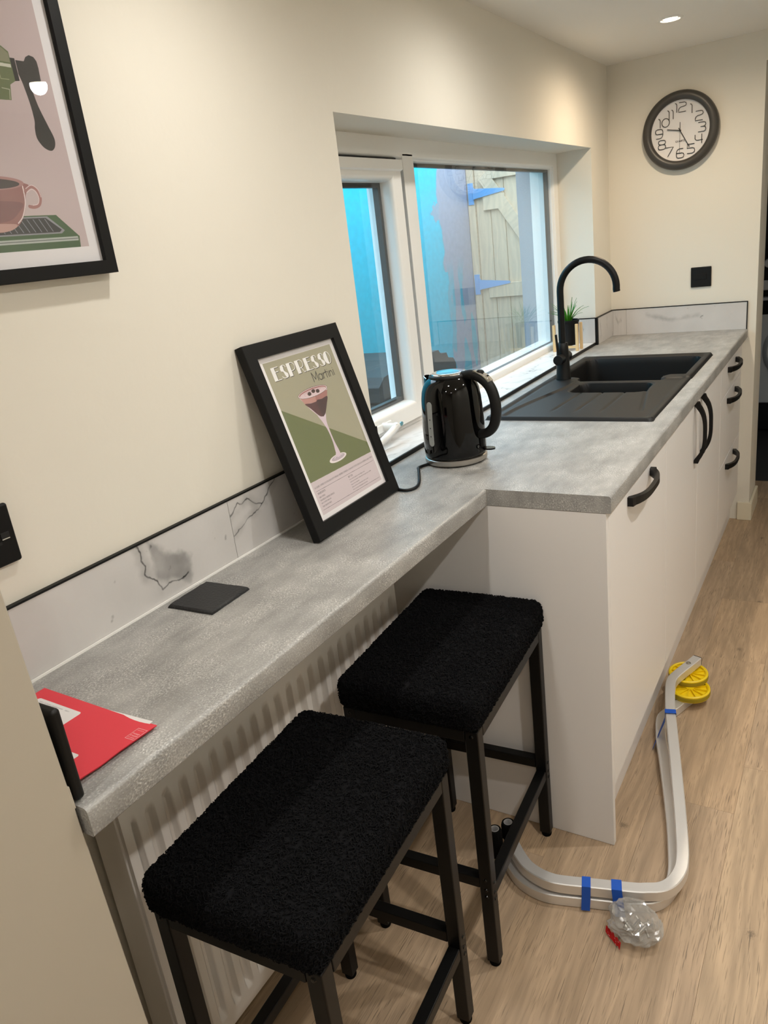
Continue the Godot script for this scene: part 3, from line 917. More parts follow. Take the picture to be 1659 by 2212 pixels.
func build_cabinets() -> void:
	var X := 0.589
	var top := 0.866
	# panel that closes the run beside the breakfast bar, down to the floor
	var e := G.new()
	e.box(Vector3(0.003, 0.0005, -0.018), Vector3(X, 0.868, -0.001), 0.001)
	var ep := part("end_panel", e, M.cab, self)
	tag(ep, "off-white floor-length end panel closing the cabinet run behind the far stool", "panel")
	var pl := G.new(); pl.box(Vector3(0.535, 0.0005, ENDZ + 0.003), Vector3(0.55, 0.16, -0.019), 0.001)
	var pp := part("plinth", pl, M.cab, self)
	tag(pp, "off-white recessed plinth along the floor under the cabinet doors", "plinth")
	var c1 := thing("base_cabinet", "off-white cabinet with one tall door under a horizontal arched black handle", "cabinet", Vector3(0, 0, -0.02), 0.0, "kitchen base cabinets")
	var c2 := thing("base_cabinet", "off-white double-door cabinet under the sink with two vertical black handles", "cabinet", Vector3(0, 0, -0.604), 0.0, "kitchen base cabinets")
	var c3 := thing("base_cabinet", "off-white three-drawer cabinet at the far end by the doorway", "cabinet", Vector3(0, 0, -1.604), 0.0, "kitchen base cabinets")
	for q in [[c1, 0.582, 0.86], [c2, 0.998, 0.69], [c3, 0.60, 0.86]]:
		var b := G.new(); b.box(Vector3(0.02, 0.165, -q[1]), Vector3(X - 0.021, q[2], -0.028 if q[0] == c3 else 0.0), 0.001)
		part("body", b, M.cab, q[0])
	var d1 := G.new(); d1.box(Vector3(X - 0.020, 0.167, -0.580), Vector3(X, top, 0.0), 0.0015)
	var door := part("door", d1, M.cab, c1)
	part("handle", bow_handle(0.24, false, Vector3(X, 0.832, -0.277)), M.black_metal, door)
	for k in 2:
		var d := G.new(); d.box(Vector3(X - 0.020, 0.167, -0.498 * (k + 1) - 0.001 * k), Vector3(X, top, -0.498 * k - 0.0025 * (k + 1) + 0.001), 0.0015)
		var dd := part("door", d, M.cab, c2)
		part("handle", bow_handle(0.20, true, Vector3(X, 0.765, -0.435 if k == 0 else -0.552)), M.black_metal, dd)
	for q in [[0.735, top, 0.825], [0.459, 0.732, 0.700], [0.167, 0.456, 0.425]]:
		var d := G.new(); d.box(Vector3(X - 0.020, q[0], -0.597), Vector3(X, q[1], -0.002), 0.0015)
		var dr := part("drawer", d, M.cab, c3)
		part("handle", bow_handle(0.24, false, Vector3(X, q[2], -0.285)), M.black_metal, dr)
	var f := G.new(); f.box(Vector3(0.02, 0.167, ENDZ + 0.002), Vector3(X - 0.012, top, -2.206), 0.001)
	tag(part("filler_panel", f, M.cab, self), "narrow off-white filler strip between the drawers and the end wall", "panel")

func veined_tile(w_m: float, h_m: float, veins: Array, clouds: Array, seed_: int) -> Material:
	var k := 1000.0
	var w := int(w_m * k); var h := int(h_m * k)
	var a := noise(seed_, 0.02, 4); var b := noise(seed_ + 1, 0.006, 3)
	var im := rgb_image(w, h, func(x: int, y: int) -> Color:
		var p := Vector2(x / k, h_m - y / k)
		var v := 0.80 + 0.02 * b.get_noise_2d(x, y)
		var jig := Vector2(a.get_noise_2d(x, y), a.get_noise_2d(x + 500, y)) * 0.006
		for c in clouds:
			var q := p + jig * 2.0
			var dist := 1.0
			for i in c.size(): dist = minf(dist, q.distance_to(Geometry2D.get_closest_point_to_segment(q, c[i], c[(i + 1) % c.size()])))
			if not Geometry2D.is_point_in_polygon(q, c): dist = -dist
			v -= smoothstep(-0.004, 0.012, dist) * (0.15 + 0.12 * a.get_noise_2d(x * 0.5, y * 0.5))
		for l in veins:
			var pts: Array = l[0]
			var best := 1.0
			for i in pts.size() - 1:
				var q := Geometry2D.get_closest_point_to_segment(p + jig, pts[i], pts[i + 1])
				best = minf(best, (p + jig).distance_to(q))
			v -= l[1] * smoothstep(l[2], 0.0, best) * (0.75 + 0.5 * a.get_noise_2d(x * 1.5, y * 1.5))
			v -= 0.10 * smoothstep(l[2] * 9.0, 0.0, best) * (0.5 + a.get_noise_2d(x * 0.6, y * 0.6))
		var sp := a.get_noise_2d(x * 0.8 + 900, y * 0.8)
		v -= 0.16 * smoothstep(0.56, 0.70, sp)
		return Color(v, v * 0.985, v * 0.975))
	var m := mat(Color(1, 1, 1), 0.20); m.albedo_texture = tex(im)
	return m

# a tile in the plane of a wall with its own picture
func tile(parent: Node, at: Transform3D, w: float, h: float, m: Material) -> void:
	var g := G.new(); g.t = at
	g.box(Vector3(0, 0, 0), Vector3(w, h, 0.0078), 0.0005)
	g.quaduv(Vector3(0, 0, 0.008), Vector3(w, 0, 0.008), Vector3(w, h, 0.008), Vector3(0, h, 0.008), Vector3(0, 0, 1), Vector2(0, 1), Vector2(1, 1), Vector2(1, 0), Vector2(0, 0))
	part("tile", g, m, parent)

func build_splashback() -> void:
	var o := thing("splashback", "low marble-effect tiled upstand with thin black edge trim behind the worktop", "splashback")
	var y0 := TOP + 0.0005
	var hh := 0.118
	# along the left wall: local x runs towards the far end
	var bas := Basis(Vector3(0, 0, -1), Vector3(0, 1, 0), Vector3(1, 0, 0))
	var L := func(z: float) -> float: return 1.105 - z
	var P := func(z: float, y: float, zs: float) -> Vector2: return Vector2(zs - z, y - y0)
	var v1: Array = []
	for q in [[0.706, 1.031], [0.703, 1.012], [0.706, 0.997], [0.699, 0.985], [0.700, 0.971], [0.690, 0.960], [0.682, 0.954], [0.681, 0.944], [0.677, 0.930], [0.660, 0.938], [0.640, 0.932], [0.612, 0.935]]: v1.append(P.call(q[0], q[1], 1.105))
	var c1 := PackedVector2Array()
	for q in [[0.692, 1.04], [0.668, 1.03], [0.655, 1.008], [0.642, 0.994], [0.612, 0.988], [0.594, 0.96], [0.597, 0.935], [0.610, 0.915], [0.640, 0.935], [0.672, 0.942], [0.684, 0.955]]: c1.append(P.call(q[0], q[1], 1.105))
	tile(o, Transform3D(bas, Vector3(0.001, y0, 1.105)), 0.6235, hh, veined_tile(0.6235, hh, [[v1, 0.46, 0.0022]], [c1], 81))
	var v2: Array = []; var v3: Array = []
	for q in [[0.488, 0.989], [0.452, 1.016], [0.440, 1.010], [0.427, 1.017], [0.401, 0.994], [0.389, 0.986], [0.373, 1.001], [0.336, 1.027]]: v2.append(P.call(q[0], q[1], 0.4805))
	for q in [[0.487, 0.952], [0.440, 0.971], [0.398, 0.979], [0.385, 0.988]]: v3.append(P.call(q[0], q[1], 0.4805))
	tile(o, Transform3D(bas, Vector3(0.001, y0, 0.4805)), 0.545, hh, veined_tile(0.545, hh, [[v2, 0.38, 0.0022], [v3, 0.34, 0.0018]], [], 84))
	# beyond the window, inside the reveal and along the end wall
	var plain := veined_tile(0.3, hh, [[[Vector2(0.04, 0.09), Vector2(0.05, 0.06), Vector2(0.045, 0.03)], 0.25, 0.002], [[Vector2(0.17, 0.10), Vector2(0.175, 0.05)], 0.2, 0.0016]], [], 87)
	tile(o, Transform3D(bas, Vector3(0.001, y0, -2.034)), 0.262, hh, plain)
	var far := veined_tile(0.54, hh, [[[Vector2(0.10, 0.09), Vector2(0.2, 0.06), Vector2(0.33, 0.075)], 0.02, 0.002]], [], 90)
	tile(o, Transform3D(Basis(), Vector3(0.0095, y0, ENDZ + 0.001)), 0.0615, hh, far)
	tile(o, Transform3D(Basis(), Vector3(0.072, y0, ENDZ + 0.001)), 0.521, hh, far)
	tile(o, Transform3D(Basis(), Vector3(-0.148, 0.918, -2.027)), 0.146, hh - 0.011, far)
	var yt := y0 + hh
	for q in [[Vector3(0.001, yt, -0.0715), Vector3(0.0105, yt + 0.0035, 1.105)], [Vector3(0.0005, y0, -0.0745), Vector3(0.0105, yt + 0.0035, -0.0655)], [Vector3(0.001, yt, ENDZ + 0.001), Vector3(0.0105, yt + 0.0035, -2.024)], [Vector3(0.001, yt, ENDZ + 0.001), Vector3(0.597, yt + 0.0035, ENDZ + 0.0105)], [Vector3(0.5935, y0, ENDZ + 0.001), Vector3(0.597, yt + 0.0035, ENDZ + 0.0105)], [Vector3(-0.148, yt, -2.0275), Vector3(0.0105, yt + 0.0035, -2.018)], [Vector3(0.0005, y0, -2.0335), Vector3(0.0105, yt, -2.018)]]:
		var t := G.new()
		t.box(q[0], q[1], 0.0006)
		part("edge_trim", t, M.black, o)

func build_radiator() -> void:
	var o := thing("radiator", "white corrugated panel radiator on the wall under the breakfast bar", "radiator", Vector3(0.0, 0.10, 0.50))
	var x0 := 0.088
	var hz := 0.425; var H := 0.635
	var grid: Array = []
	var ys: Array[float] = []
	for y in [0.0, 0.012, 0.02, 0.035, 0.040, 0.046, 0.053, 0.061, 0.07]: ys.append(y)
	for y in [0.3, 0.525, 0.534, 0.543, 0.551, 0.558, 0.564, 0.585, 0.62, H]: ys.append(y)
	var n := 340
	for i in n + 1:
		var row := PackedVector3Array()
		var z := -hz + 2.0 * hz * i / n
		for y in ys:
			var ph := fposmod((z + hz) / 0.0366, 1.0)
			var groove := smoothstep(0.46, 0.57, ph) * smoothstep(0.97, 0.86, ph)
			var endfade := smoothstep(0.037, 0.062, y) * smoothstep(0.561, 0.533, y)
			if z < -hz + 0.02 or z > hz - 0.02: endfade = 0.0
			var rim := 0.004 * (smoothstep(0.012, 0.0, y) + smoothstep(H - 0.012, H, y))
			row.append(Vector3(x0 + 0.009 - 0.014 * groove * endfade - rim, y, z))
		grid.append(row)
	var g := G.new()
	g.sheet(grid, Vector3(1, 0, 0))
	g.box(Vector3(x0 - 0.012, 0.0, -hz), Vector3(x0 - 0.004, H, hz))
	for s in [-hz, hz - 0.012]: g.box(Vector3(x0 - 0.010, 0.0, s), Vector3(x0 + 0.0075, H, s + 0.012), 0.003)
	part("front_panel", g, M.radiator, o)
	var b := G.new()
	b.box(Vector3(0.028, 0.01, -hz + 0.01), Vector3(0.036, H - 0.01, hz - 0.01), 0.003)
	part("rear_panel", b, M.radiator, o)
	for s in [-hz, hz - 0.006]:
		var c := G.new()
		c.box(Vector3(0.026, 0.004, s - 0.004), Vector3(x0 + 0.001, H - 0.004, s + 0.010), 0.002)
		part("side_cover", c, M.radiator, o)
	var t := G.new()
	for k in 40: t.box(Vector3(0.030, H - 0.006, -hz + 0.012 + k * 0.021), Vector3(x0 + 0.001, H, -hz + 0.018 + k * 0.021))
	part("top_grille", t, M.radiator, o).set_meta("kind", "stuff")
	for z in [-0.3, 0.3]:
		var br := G.new()
		br.box(Vector3(0.001, 0.08, z - 0.02), Vector3(0.030, H - 0.06, z + 0.02), 0.002)
		part("bracket", br, M.radiator, o)

func round_rect(p: Vector2, c: Vector2, h: Vector2, r: float) -> float:
	var q := (p - c).abs() - h + Vector2(r, r)
	return Vector2(maxf(q.x, 0), maxf(q.y, 0)).length() + minf(maxf(q.x, q.y), 0.0) - r

func build_sink() -> void:
	var o := thing("kitchen_sink", "matt black one-and-a-half bowl composite sink with grooved drainer set in the worktop", "sink")
	var X0 := 0.052; var X1 := 0.552; var Z0 := -1.658; var Z1 := -0.618
	var base := TOP
	# the whole upper face as one height field
	var hf := func(x: float, z: float) -> float:
		var p := Vector2(x, z)
		var e := round_rect(p, Vector2((X0 + X1) / 2, (Z0 + Z1) / 2), Vector2((X1 - X0) / 2, (Z1 - Z0) / 2), 0.018)
		var y := base + 0.0105 * smoothstep(0.0, -0.006, e)
		# step down inside the outer rim
		var inner := round_rect(p, Vector2(0.302, -1.138), Vector2(0.228, 0.50), 0.03)
		y -= 0.003 * smoothstep(0.004, -0.010, inner)
		# tap deck left of a curved ridge, drainer to its right
		var xr := 0.098 + 0.075 * smoothstep(-0.66, -1.2, z)
		if z > -1.20:
			y -= 0.0045 * smoothstep(xr - 0.006, xr + 0.010, x) * smoothstep(-0.628, -0.66, z)
			y += 0.0022 * smoothstep(0.009, 0.0, absf(x - xr)) * smoothstep(-0.63, -0.70, z)
			y -= 0.0035 * smoothstep(0.010, 0.0, absf(x - 0.076)) * smoothstep(-0.64, -0.75, z) * smoothstep(-1.20, -1.0, z)
		# drainer grooves
		for q in [[0.242, 0.228, -0.98, -0.705], [0.312, 0.301, -0.99, -0.70], [0.383, 0.380, -1.0, -0.70], [0.438, 0.500, -1.06, -0.70]]:
			var t: float = (z - q[2]) / (q[3] - q[2])
			if t > -0.03 and t < 1.0:
				var xc: float = lerpf(q[0], q[1], t)
				y -= 0.0040 * smoothstep(0.007, 0.0, absf(x - xc)) * smoothstep(1.0, 0.75, t)
		# main bowl with a step at its front corner
		var m := round_rect(p, Vector2(0.301, -1.405), Vector2(0.219, 0.216), 0.045)
		var cut := round_rect(p, Vector2(0.56, -1.19), Vector2(0.108, 0.075), 0.03)
		m = maxf(m, -cut)
		m = maxf(m, -round_rect(p, Vector2(0.075, -1.16), Vector2(0.092, 0.085), 0.03))
		y -= 0.004 * smoothstep(0.016, 0.002, m)
		y -= 0.180 * smoothstep(0.0, -0.014, m)
		y -= 0.012 * smoothstep(-0.014, -0.06, m)
		var s := round_rect(p, Vector2(0.318, -1.074), Vector2(0.124, 0.076), 0.034)
		y -= 0.003 * smoothstep(0.012, 0.002, s)
		y -= 0.125 * smoothstep(0.0, -0.012, s)
		# drain hollows
		y -= 0.006 * smoothstep(0.044, 0.036, p.distance_to(Vector2(0.30, -1.42)))
		return y
	var grid: Array = []
	var nz := 260; var nx := 126
	for i in nz + 1:
		var row := PackedVector3Array()
		for j in nx + 1:
			var x := lerpf(X0, X1, float(j) / nx); var z := lerpf(Z0, Z1, float(i) / nz)
			row.append(Vector3(x, float(hf.call(x, z)), z))
		grid.append(row)
	var g := G.new()
	g.sheet(grid, Vector3.UP)
	part("basin_deck", g, M.sink, o)
	var d := G.new()
	d.lathe([Vector2(0.0001, 0.003), Vector2(0.02, 0.002), Vector2(0.026, 0.004), Vector2(0.036, 0.004), Vector2(0.040, 0.0)], 32, Transform3D(Basis(), Vector3(0.30, TOP - 0.196, -1.42)))
	part("drain", d, M.steel, o)

func build_faucet() -> void:
	var o := thing("kitchen_tap", "tall matt black swan-neck mixer tap with two levers behind the sink", "tap", Vector3(0.113, TOP + 0.0076, -1.205))
	var b := G.new()
	b.lathe([Vector2(0.0001, 0.0), Vector2(0.0265, 0.0), Vector2(0.0265, 0.003), Vector2(0.0255, 0.006), Vector2(0.0215, 0.10), Vector2(0.0195, 0.128), Vector2(0.0175, 0.130), Vector2(0.0001, 0.130)], 36)
	part("body", b, M.black_metal, o)
	var s := G.new()
	var path: Array = [Vector3(0, 0.125, 0), Vector3(0, 0.20, 0), Vector3(0, 0.27, 0)]
	for i in range(0, 25):
		var a := PI - i * (PI + 0.10) / 24.0
		path.append(Vector3(0.096 + 0.096 * cos(a), 0.309 + 0.096 * sin(a), -0.012 * (i / 24.0)))
	path.append(Vector3(0.1925, 0.292, -0.0125))
	s.tube(path, 0.0118, 20)
	part("spout", s, M.black_metal, o)
	var c := G.new()
	c.lathe([Vector2(0.0001, -0.056), Vector2(0.0165, -0.056), Vector2(0.0175, -0.055), Vector2(0.0175, -0.018), Vector2(0.0165, -0.017), Vector2(0.0165, 0.017), Vector2(0.0175, 0.018), Vector2(0.0175, 0.055), Vector2(0.0165, 0.056), Vector2(0.0001, 0.056)], 32, Transform3D(Basis(Vector3(1, 0, 0), PI / 2), Vector3(0, 0.076, 0)))
	part("valve_barrel", c, M.black_metal, o)
	for z in [-0.042, 0.042]:
		var l := G.new()
		l.tube([Vector3(-0.002, 0.088, z), Vector3(-0.008, 0.165, z)], 0.0042, 12)
		part("lever", l, M.black_metal, o)

func build_cupboard() -> void:
	var o := thing("tall_cupboard", "tall cream cupboard front closing the near end of the breakfast bar", "cupboard", Vector3(0.0, 0.0, 1.116))
	o.rotation.x = 0.0215
	o.position.z = 1.079
	var b := G.new(); b.box(Vector3(0.02, 0.03, 0.0045), Vector3(0.288, 2.03, 0.60), 0.002); part("body", b, M.cupboard, o)
	var d := G.new(); d.box(Vector3(0.290, 0.035, 0.001), Vector3(0.311, 2.025, 0.598), 0.002)
	part("door", d, M.cupboard, o)
	var h := G.new(); h.box(Vector3(0.294, 0.905, -0.0015), Vector3(0.3085, 0.935, 0.004), 0.001); part("hinge_cap", h, M.cupboard, o)
	var p := G.new(); p.box(Vector3(0.02, 0.0, 0.03), Vector3(0.27, 0.032, 0.58)); part("plinth", p, M.cab, o)
	var k := thing("speaker", "slim black slab with rounded edges standing upright at the near end of the breakfast bar", "tray", Vector3(0.211, TOP, 1.0880))
	k.name = "black_tray"
	var g := G.new()
	g.soft_box(Vector3(0.097, 0.058, 0.0065), 0.005, 0.003, null, Transform3D(Basis(), Vector3(0, 0.060, 0)))
	part("shell", g, M.soft_black, k)
	var f := G.new(); f.box(Vector3(-0.08, 0.0, -0.006), Vector3(0.08, 0.004, 0.006), 0.001); part("foot", f, M.rubber, k)

func build_stools() -> void:
	var o := thing("bar_stool", "black fleece-topped bar stool at the far end of the bar beside the end panel", "stool", Vector3(0.3065, 0, 0.226), -0.058, "pair of bar stools")
	o.rotation.y = 0.058
	var hx := 0.131; var hz := 0.195; var w := 0.0135; var ft := 0.585
	for sx in [-1, 1]:
		for sz in [-1, 1]:
			var l := G.new()
			l.box(Vector3(sx * hx - w, 0.012, sz * hz - w), Vector3(sx * hx + w, ft, sz * hz + w), 0.0025)
			var leg := part("leg", l, M.black_metal, o)
			var c := G.new(); c.lathe([Vector2(0.0001, 0), Vector2(0.0115, 0), Vector2(0.0125, 0.003), Vector2(0.0125, 0.0125), Vector2(0.0001, 0.0125)], 20, Transform3D(Basis(), Vector3(sx * hx, 0, sz * hz)))
			part("foot_cap", c, M.rubber, leg)
			var s := G.new()
			for y in [0.232, 0.207, 0.19]:
				s.lathe([Vector2(0.0001, 0.0022), Vector2(0.003, 0.002), Vector2(0.0045, 0.0)], 12, Transform3D(Basis(Vector3(0, 0, 1), -PI / 2 * sx), Vector3(sx * (hx + w), y - 0.012, sz * hz)))
				s.lathe([Vector2(0.0001, 0.0022), Vector2(0.003, 0.002), Vector2(0.0045, 0.0)], 12, Transform3D(Basis(Vector3(1, 0, 0), PI / 2 * sz), Vector3(sx * hx, y, sz * (hz + w))))
			s.lathe([Vector2(0.0001, 0.0022), Vector2(0.003, 0.002), Vector2(0.0045, 0.0)], 12, Transform3D(Basis(Vector3(1, 0, 0), PI / 2 * sz), Vector3(sx * hx, ft - 0.012, sz * (hz + w))))
			part("screw", s, M.black_gloss, leg).set_meta("kind", "stuff")
	var f := G.new()
	for s in [-1, 1]:
		f.box(Vector3(-hx + w, ft - 0.026, s * hz - w), Vector3(hx - w, ft, s * hz + w), 0.002)
		f.box(Vector3(s * hx - w, ft - 0.026, -hz + w), Vector3(s * hx + w, ft, hz - w), 0.002)
	part("seat_frame", f, M.black_metal, o)
	for s in [-1, 1]:
		var a := G.new(); a.box(Vector3(-hx + w, 0.206, s * hz - 0.0115), Vector3(hx - w, 0.232, s * hz + 0.0115), 0.002)
		part("stretcher", a, M.black_metal, o)
		var b := G.new(); b.box(Vector3(s * hx - 0.0115, 0.178, -hz + w), Vector3(s * hx + 0.0115, 0.204, hz - w), 0.002)
		part("stretcher", b, M.black_metal, o)
	# looped fleece cushion
	var n1 := noise(91, 95.0, 2, FastNoiseLite.TYPE_CELLULAR); var n2 := noise(92, 260.0, 2)
	var half := Vector3(0.1485, 0.033, 0.2165)
	var g := G.new()
	g.soft_box(half, 0.021, 0.0032, func(p: Vector3) -> float: return -0.0028 * (n1.get_noise_3dv(p) + 0.4) + 0.0016 * n2.get_noise_3dv(p) + 0.002 * (1.0 - pow(absf(p.x) / 0.149, 2)) * (1.0 if p.y > 0.0 else 0.0), Transform3D(Basis(), Vector3(0, ft + 0.0325, 0)))
	var cu := part("cushion", g, M.wool, o)
	# short curls that give the fleece its fuzzy outline
	var curl := G.new()
	var cp: Array = []
	for i in 6: cp.append(Vector3(0.0022 * cos(i * 1.0), 0.0040 * sin(i * 0.62), 0.0022 * sin(i * 1.0)))
	curl.tube(cp, 0.00065, 4, false)
	var mm := MultiMesh.new()
	mm.transform_format = MultiMesh.TRANSFORM_3D
	mm.mesh = curl.mesh()
	var rng := RandomNumberGenerator.new(); rng.seed = 15
	var cnt := 15000
	mm.instance_count = cnt
	var inner := half - Vector3(0.021, 0.021, 0.021)
	for i in cnt:
		var q := Vector3(rng.randf_range(-half.x, half.x), half.y, rng.randf_range(-half.z, half.z))
		var side := rng.randi_range(0, 9)
		if side > 5:
			var ax: int = 0 if side % 2 == 0 else 2
			q = Vector3(rng.randf_range(-half.x, half.x), rng.randf_range(-half.y, half.y), rng.randf_range(-half.z, half.z))
			q[ax] = half[ax] * (1.0 if rng.randf() < 0.5 else -1.0)
		var c := q.clamp(-inner, inner)
		var d := (q - c).normalized()
		var p := c + d * 0.021
		if p.y > 0.0: p += d * 0.002 * (1.0 - pow(absf(p.x) / 0.149, 2))
		var bs := Basis(Quaternion(Vector3.UP, d)) * Basis(Vector3.UP, rng.randf() * TAU) * Basis(Vector3.RIGHT, rng.randf_range(-0.9, 0.9))
		mm.set_instance_transform(i, Transform3D(bs.scaled(Vector3.ONE * rng.randf_range(0.7, 1.35)), p - d * 0.0005 + Vector3(0, ft + 0.0325, 0)))
	var mi := MultiMeshInstance3D.new()
	mi.name = "fleece_curls"; mi.multimesh = mm; mi.material_override = M.wool
	mi.set_meta("kind", "stuff")
	o.add_child(mi)
	var c2: Node3D = o.duplicate()
	c2.name = numbered("bar_stool"); add_child(c2)
	c2.position = Vector3(0.325, 0, 0.756)
	c2.set_meta("label", "black fleece-topped bar stool nearest the camera in front of the radiator")

# picture frame: local x across, y up, z out; outer size w,h, face width fw, depth dp
func frame_parts(o: Node3D, w: float, h: float, fw: float, dp: float, art: Image) -> void:
	var g := G.new()
	var O := [Vector2(0, 0), Vector2(w, 0), Vector2(w, h), Vector2(0, h)]
	var I := [Vector2(fw, fw), Vector2(w - fw, fw), Vector2(w - fw, h - fw), Vector2(fw, h - fw)]
	for i in 4:
		var j := (i + 1) % 4
		var a: Vector2 = O[i]; var b: Vector2 = O[j]; var c: Vector2 = I[j]; var d: Vector2 = I[i]
		var inn := ((c + d) - (a + b)).normalized()
		var ni := Vector3(inn.x, inn.y, 0)
		var e := 0.0012
		var a2 := a + (d - a) * (e / fw); var b2 := b + (c - b) * (e / fw)
		var V := func(p: Vector2, z: float) -> Vector3: return Vector3(p.x, p.y, z)
		g.quad(V.call(a2, dp), V.call(b2, dp), V.call(c, dp), V.call(d, dp), Vector3(0, 0, 1))
		g.quad(V.call(a, dp - e), V.call(b, dp - e), V.call(b2, dp), V.call(a2, dp), (Vector3(0, 0, 1) - ni).normalized())
		g.quad(V.call(a, 0), V.call(b, 0), V.call(b, dp - e), V.call(a, dp - e), -ni)
		g.quad(V.call(c, dp), V.call(d, dp), V.call(d, dp - 0.010), V.call(c, dp - 0.010), ni)
		g.quad(V.call(a, 0), V.call(b, 0), V.call(c, 0), V.call(d, 0), Vector3(0, 0, -1))
		g.quad(V.call(c, dp - 0.010), V.call(d, dp - 0.010), V.call(d, 0), V.call(c, 0), ni)
	part("frame", g, M.black, o)
	var p := G.new()
	var z := dp - 0.0085
	p.quaduv(Vector3(fw, fw, z), Vector3(w - fw, fw, z), Vector3(w - fw, h - fw, z), Vector3(fw, h - fw, z), Vector3(0, 0, 1), Vector2(0, 1), Vector2(1, 1), Vector2(1, 0), Vector2(0, 0))
	p.box(Vector3(fw - 0.004, fw - 0.004, 0.003), Vector3(w - fw + 0.004, h - fw + 0.004, z - 0.0005))
	var m := mat(Color(1, 1, 1), 0.75, 0, 0.3); m.albedo_texture = tex(art)
	part("print", p, m, o)
	var q := G.new()
	q.quad(Vector3(fw - 0.002, fw - 0.002, dp - 0.0060), Vector3(w - fw + 0.002, fw - 0.002, dp - 0.0060), Vector3(w - fw + 0.002, h - fw + 0.002, dp - 0.0060), Vector3(fw - 0.002, h - fw + 0.002, dp - 0.0060), Vector3(0, 0, 1))
	part("pane", q, M.glass, o)

func build_hanging_picture() -> void:
	# print: millimetres from the lower right corner of the frame; x counts to the left as negative
	var w := 0.330; var h := 0.450; var fw := 0.019
	var k := 3.6
	var im := Image.create(int((w - 2 * fw) * 1000 * k), int((h - 2 * fw) * 1000 * k), false, Image.FORMAT_RGB8)
	var C := func(c: Color) -> Color: return c
	var off := Vector2(330.0 - 19.0, -19.0)
	var A := func(l: Array) -> Array:
		var o: Array = []
		for q in l: o.append(Vector2(q[0], q[1]) + off)
		return o
	im.fill(Color(0.86, 0.85, 0.86))
	fill(im, A.call([[-292, 41], [-38, 41], [-38, 408], [-292, 408]]), k, Color(0.725, 0.66, 0.665))
	# drip tray
	fill(im, A.call([[-270, 41], [-53, 41], [-51, 56], [-83, 86], [-240, 86], [-270, 56]]), k, Color(0.19, 0.31, 0.15))
	fill(im, A.call([[-262, 50], [-54, 50], [-54, 56], [-262, 56]]), k, Color(0.66, 0.68, 0.66))
	stroke(im, A.call([[-262, 53], [-55, 53]]), 0.9, k, Color(0.20, 0.24, 0.22))
	fill(im, A.call([[-250, 61], [-80, 61], [-74, 65], [-98, 84.5], [-232, 84.5], [-250, 66]]), k, Color(0.52, 0.52, 0.54))
	fill(im, A.call([[-247, 63], [-83, 63], [-79, 66], [-101, 82.5], [-232, 82.5], [-247, 67]]), k, Color(0.07, 0.07, 0.09))
	for i in 15:
		var x := -94.0 - i * 9.5
		stroke(im, A.call([[x, 64.5], [x - 9, 81]]), 1.1, k, Color(0.50, 0.50, 0.53))
	# body of the machine and spout, mostly out of the picture
	fill(im, A.call([[-292, 260], [-190, 260], [-190, 408], [-292, 408]]), k, Color(0.31, 0.37, 0.24))
	fill(im, A.call([[-180, 296], [-104, 296], [-95, 290], [-95, 283], [-89, 283], [-95, 255], [-104, 250], [-108, 231], [-180, 229]]), k, Color(0.37, 0.41, 0.27))
	fill(im, A.call([[-180, 294], [-104, 294], [-96, 288], [-96, 277], [-180, 279]]), k, Color(0.50, 0.50, 0.40))
	fill(im, A.call([[-180, 277], [-96, 275], [-96, 271], [-180, 272]]), k, Color(0.75, 0.75, 0.70))
	stroke(im, A.call([[-110, 232], [-107, 244], [-118, 245]]), 1.2, k, Color(0.62, 0.63, 0.55))
	stroke(im, A.call([[-118, 290], [-116, 256], [-104, 256]]), 0.9, k, Color(0.60, 0.62, 0.5))
	# lever
	fill(im, A.call([[-95, 283], [-88, 283], [-88, 256], [-95, 255]]), k, Color(0.10, 0.08, 0.08))
	fill(im, A.call([[-87, 281], [-74, 281], [-70, 286.5], [-64, 289.5], [-57, 288], [-53.5, 283], [-53, 275], [-54, 258], [-56, 252.5], [-73, 251], [-87, 264]]), k, Color(0.16, 0.145, 0.14))
	fill(im, smooth(A.call([[-87, 266], [-74, 252], [-68, 226], [-60, 203], [-54.5, 187], [-56, 177], [-62, 171], [-69, 171], [-77, 176], [-83, 186], [-82.5, 198], [-80, 208], [-80.5, 228], [-84, 252]]), 6, true), k, Color(0.15, 0.13, 0.125))
	# stream and cup
	fill(im, A.call([[-184, 140], [-160, 140], [-157, 200], [-175, 225], [-184, 225]]), k, Color(0.37, 0.29, 0.27))
	fill(im, smooth(A.call([[-228, 128], [-122, 128], [-124, 112], [-131, 92], [-145, 75], [-165, 67], [-190, 67], [-212, 78], [-224, 100]]), 6, true), k, Color(0.55, 0.37, 0.36))
	fill(im, smooth(A.call([[-222, 104], [-136, 104], [-142, 90], [-160, 80], [-190, 79], [-212, 88]]), 6, true), k, Color(0.48, 0.315, 0.31))
	fill(im, disc(A.call([[-175, 128]])[0], 53, 9, 48), k, Color(0.63, 0.47, 0.46))
	fill(im, disc(A.call([[-175, 127]])[0], 46, 6.5, 48), k, Color(0.21, 0.15, 0.15))
	stroke(im, smooth(A.call([[-125, 124], [-127, 104], [-136, 86], [-146, 77]]), 6), 1.6, k, Color(0.86, 0.80, 0.80))
	fill(im, smooth(A.call([[-200, 76], [-150, 76], [-160, 68], [-190, 67]]), 6, true), k, Color(0.72, 0.57, 0.54))
	stroke(im, smooth(A.call([[-122, 119], [-112, 123.5], [-104, 119], [-101.5, 109], [-106, 100], [-115, 97], [-122, 98]]), 6), 4.4, k, Color(0.60, 0.42, 0.41))
	stroke(im, smooth(A.call([[-121, 116], [-112, 120], [-106, 116], [-104, 108], [-108, 101], [-116, 99.5]]), 6), 1.0, k, Color(0.84, 0.77, 0.77))
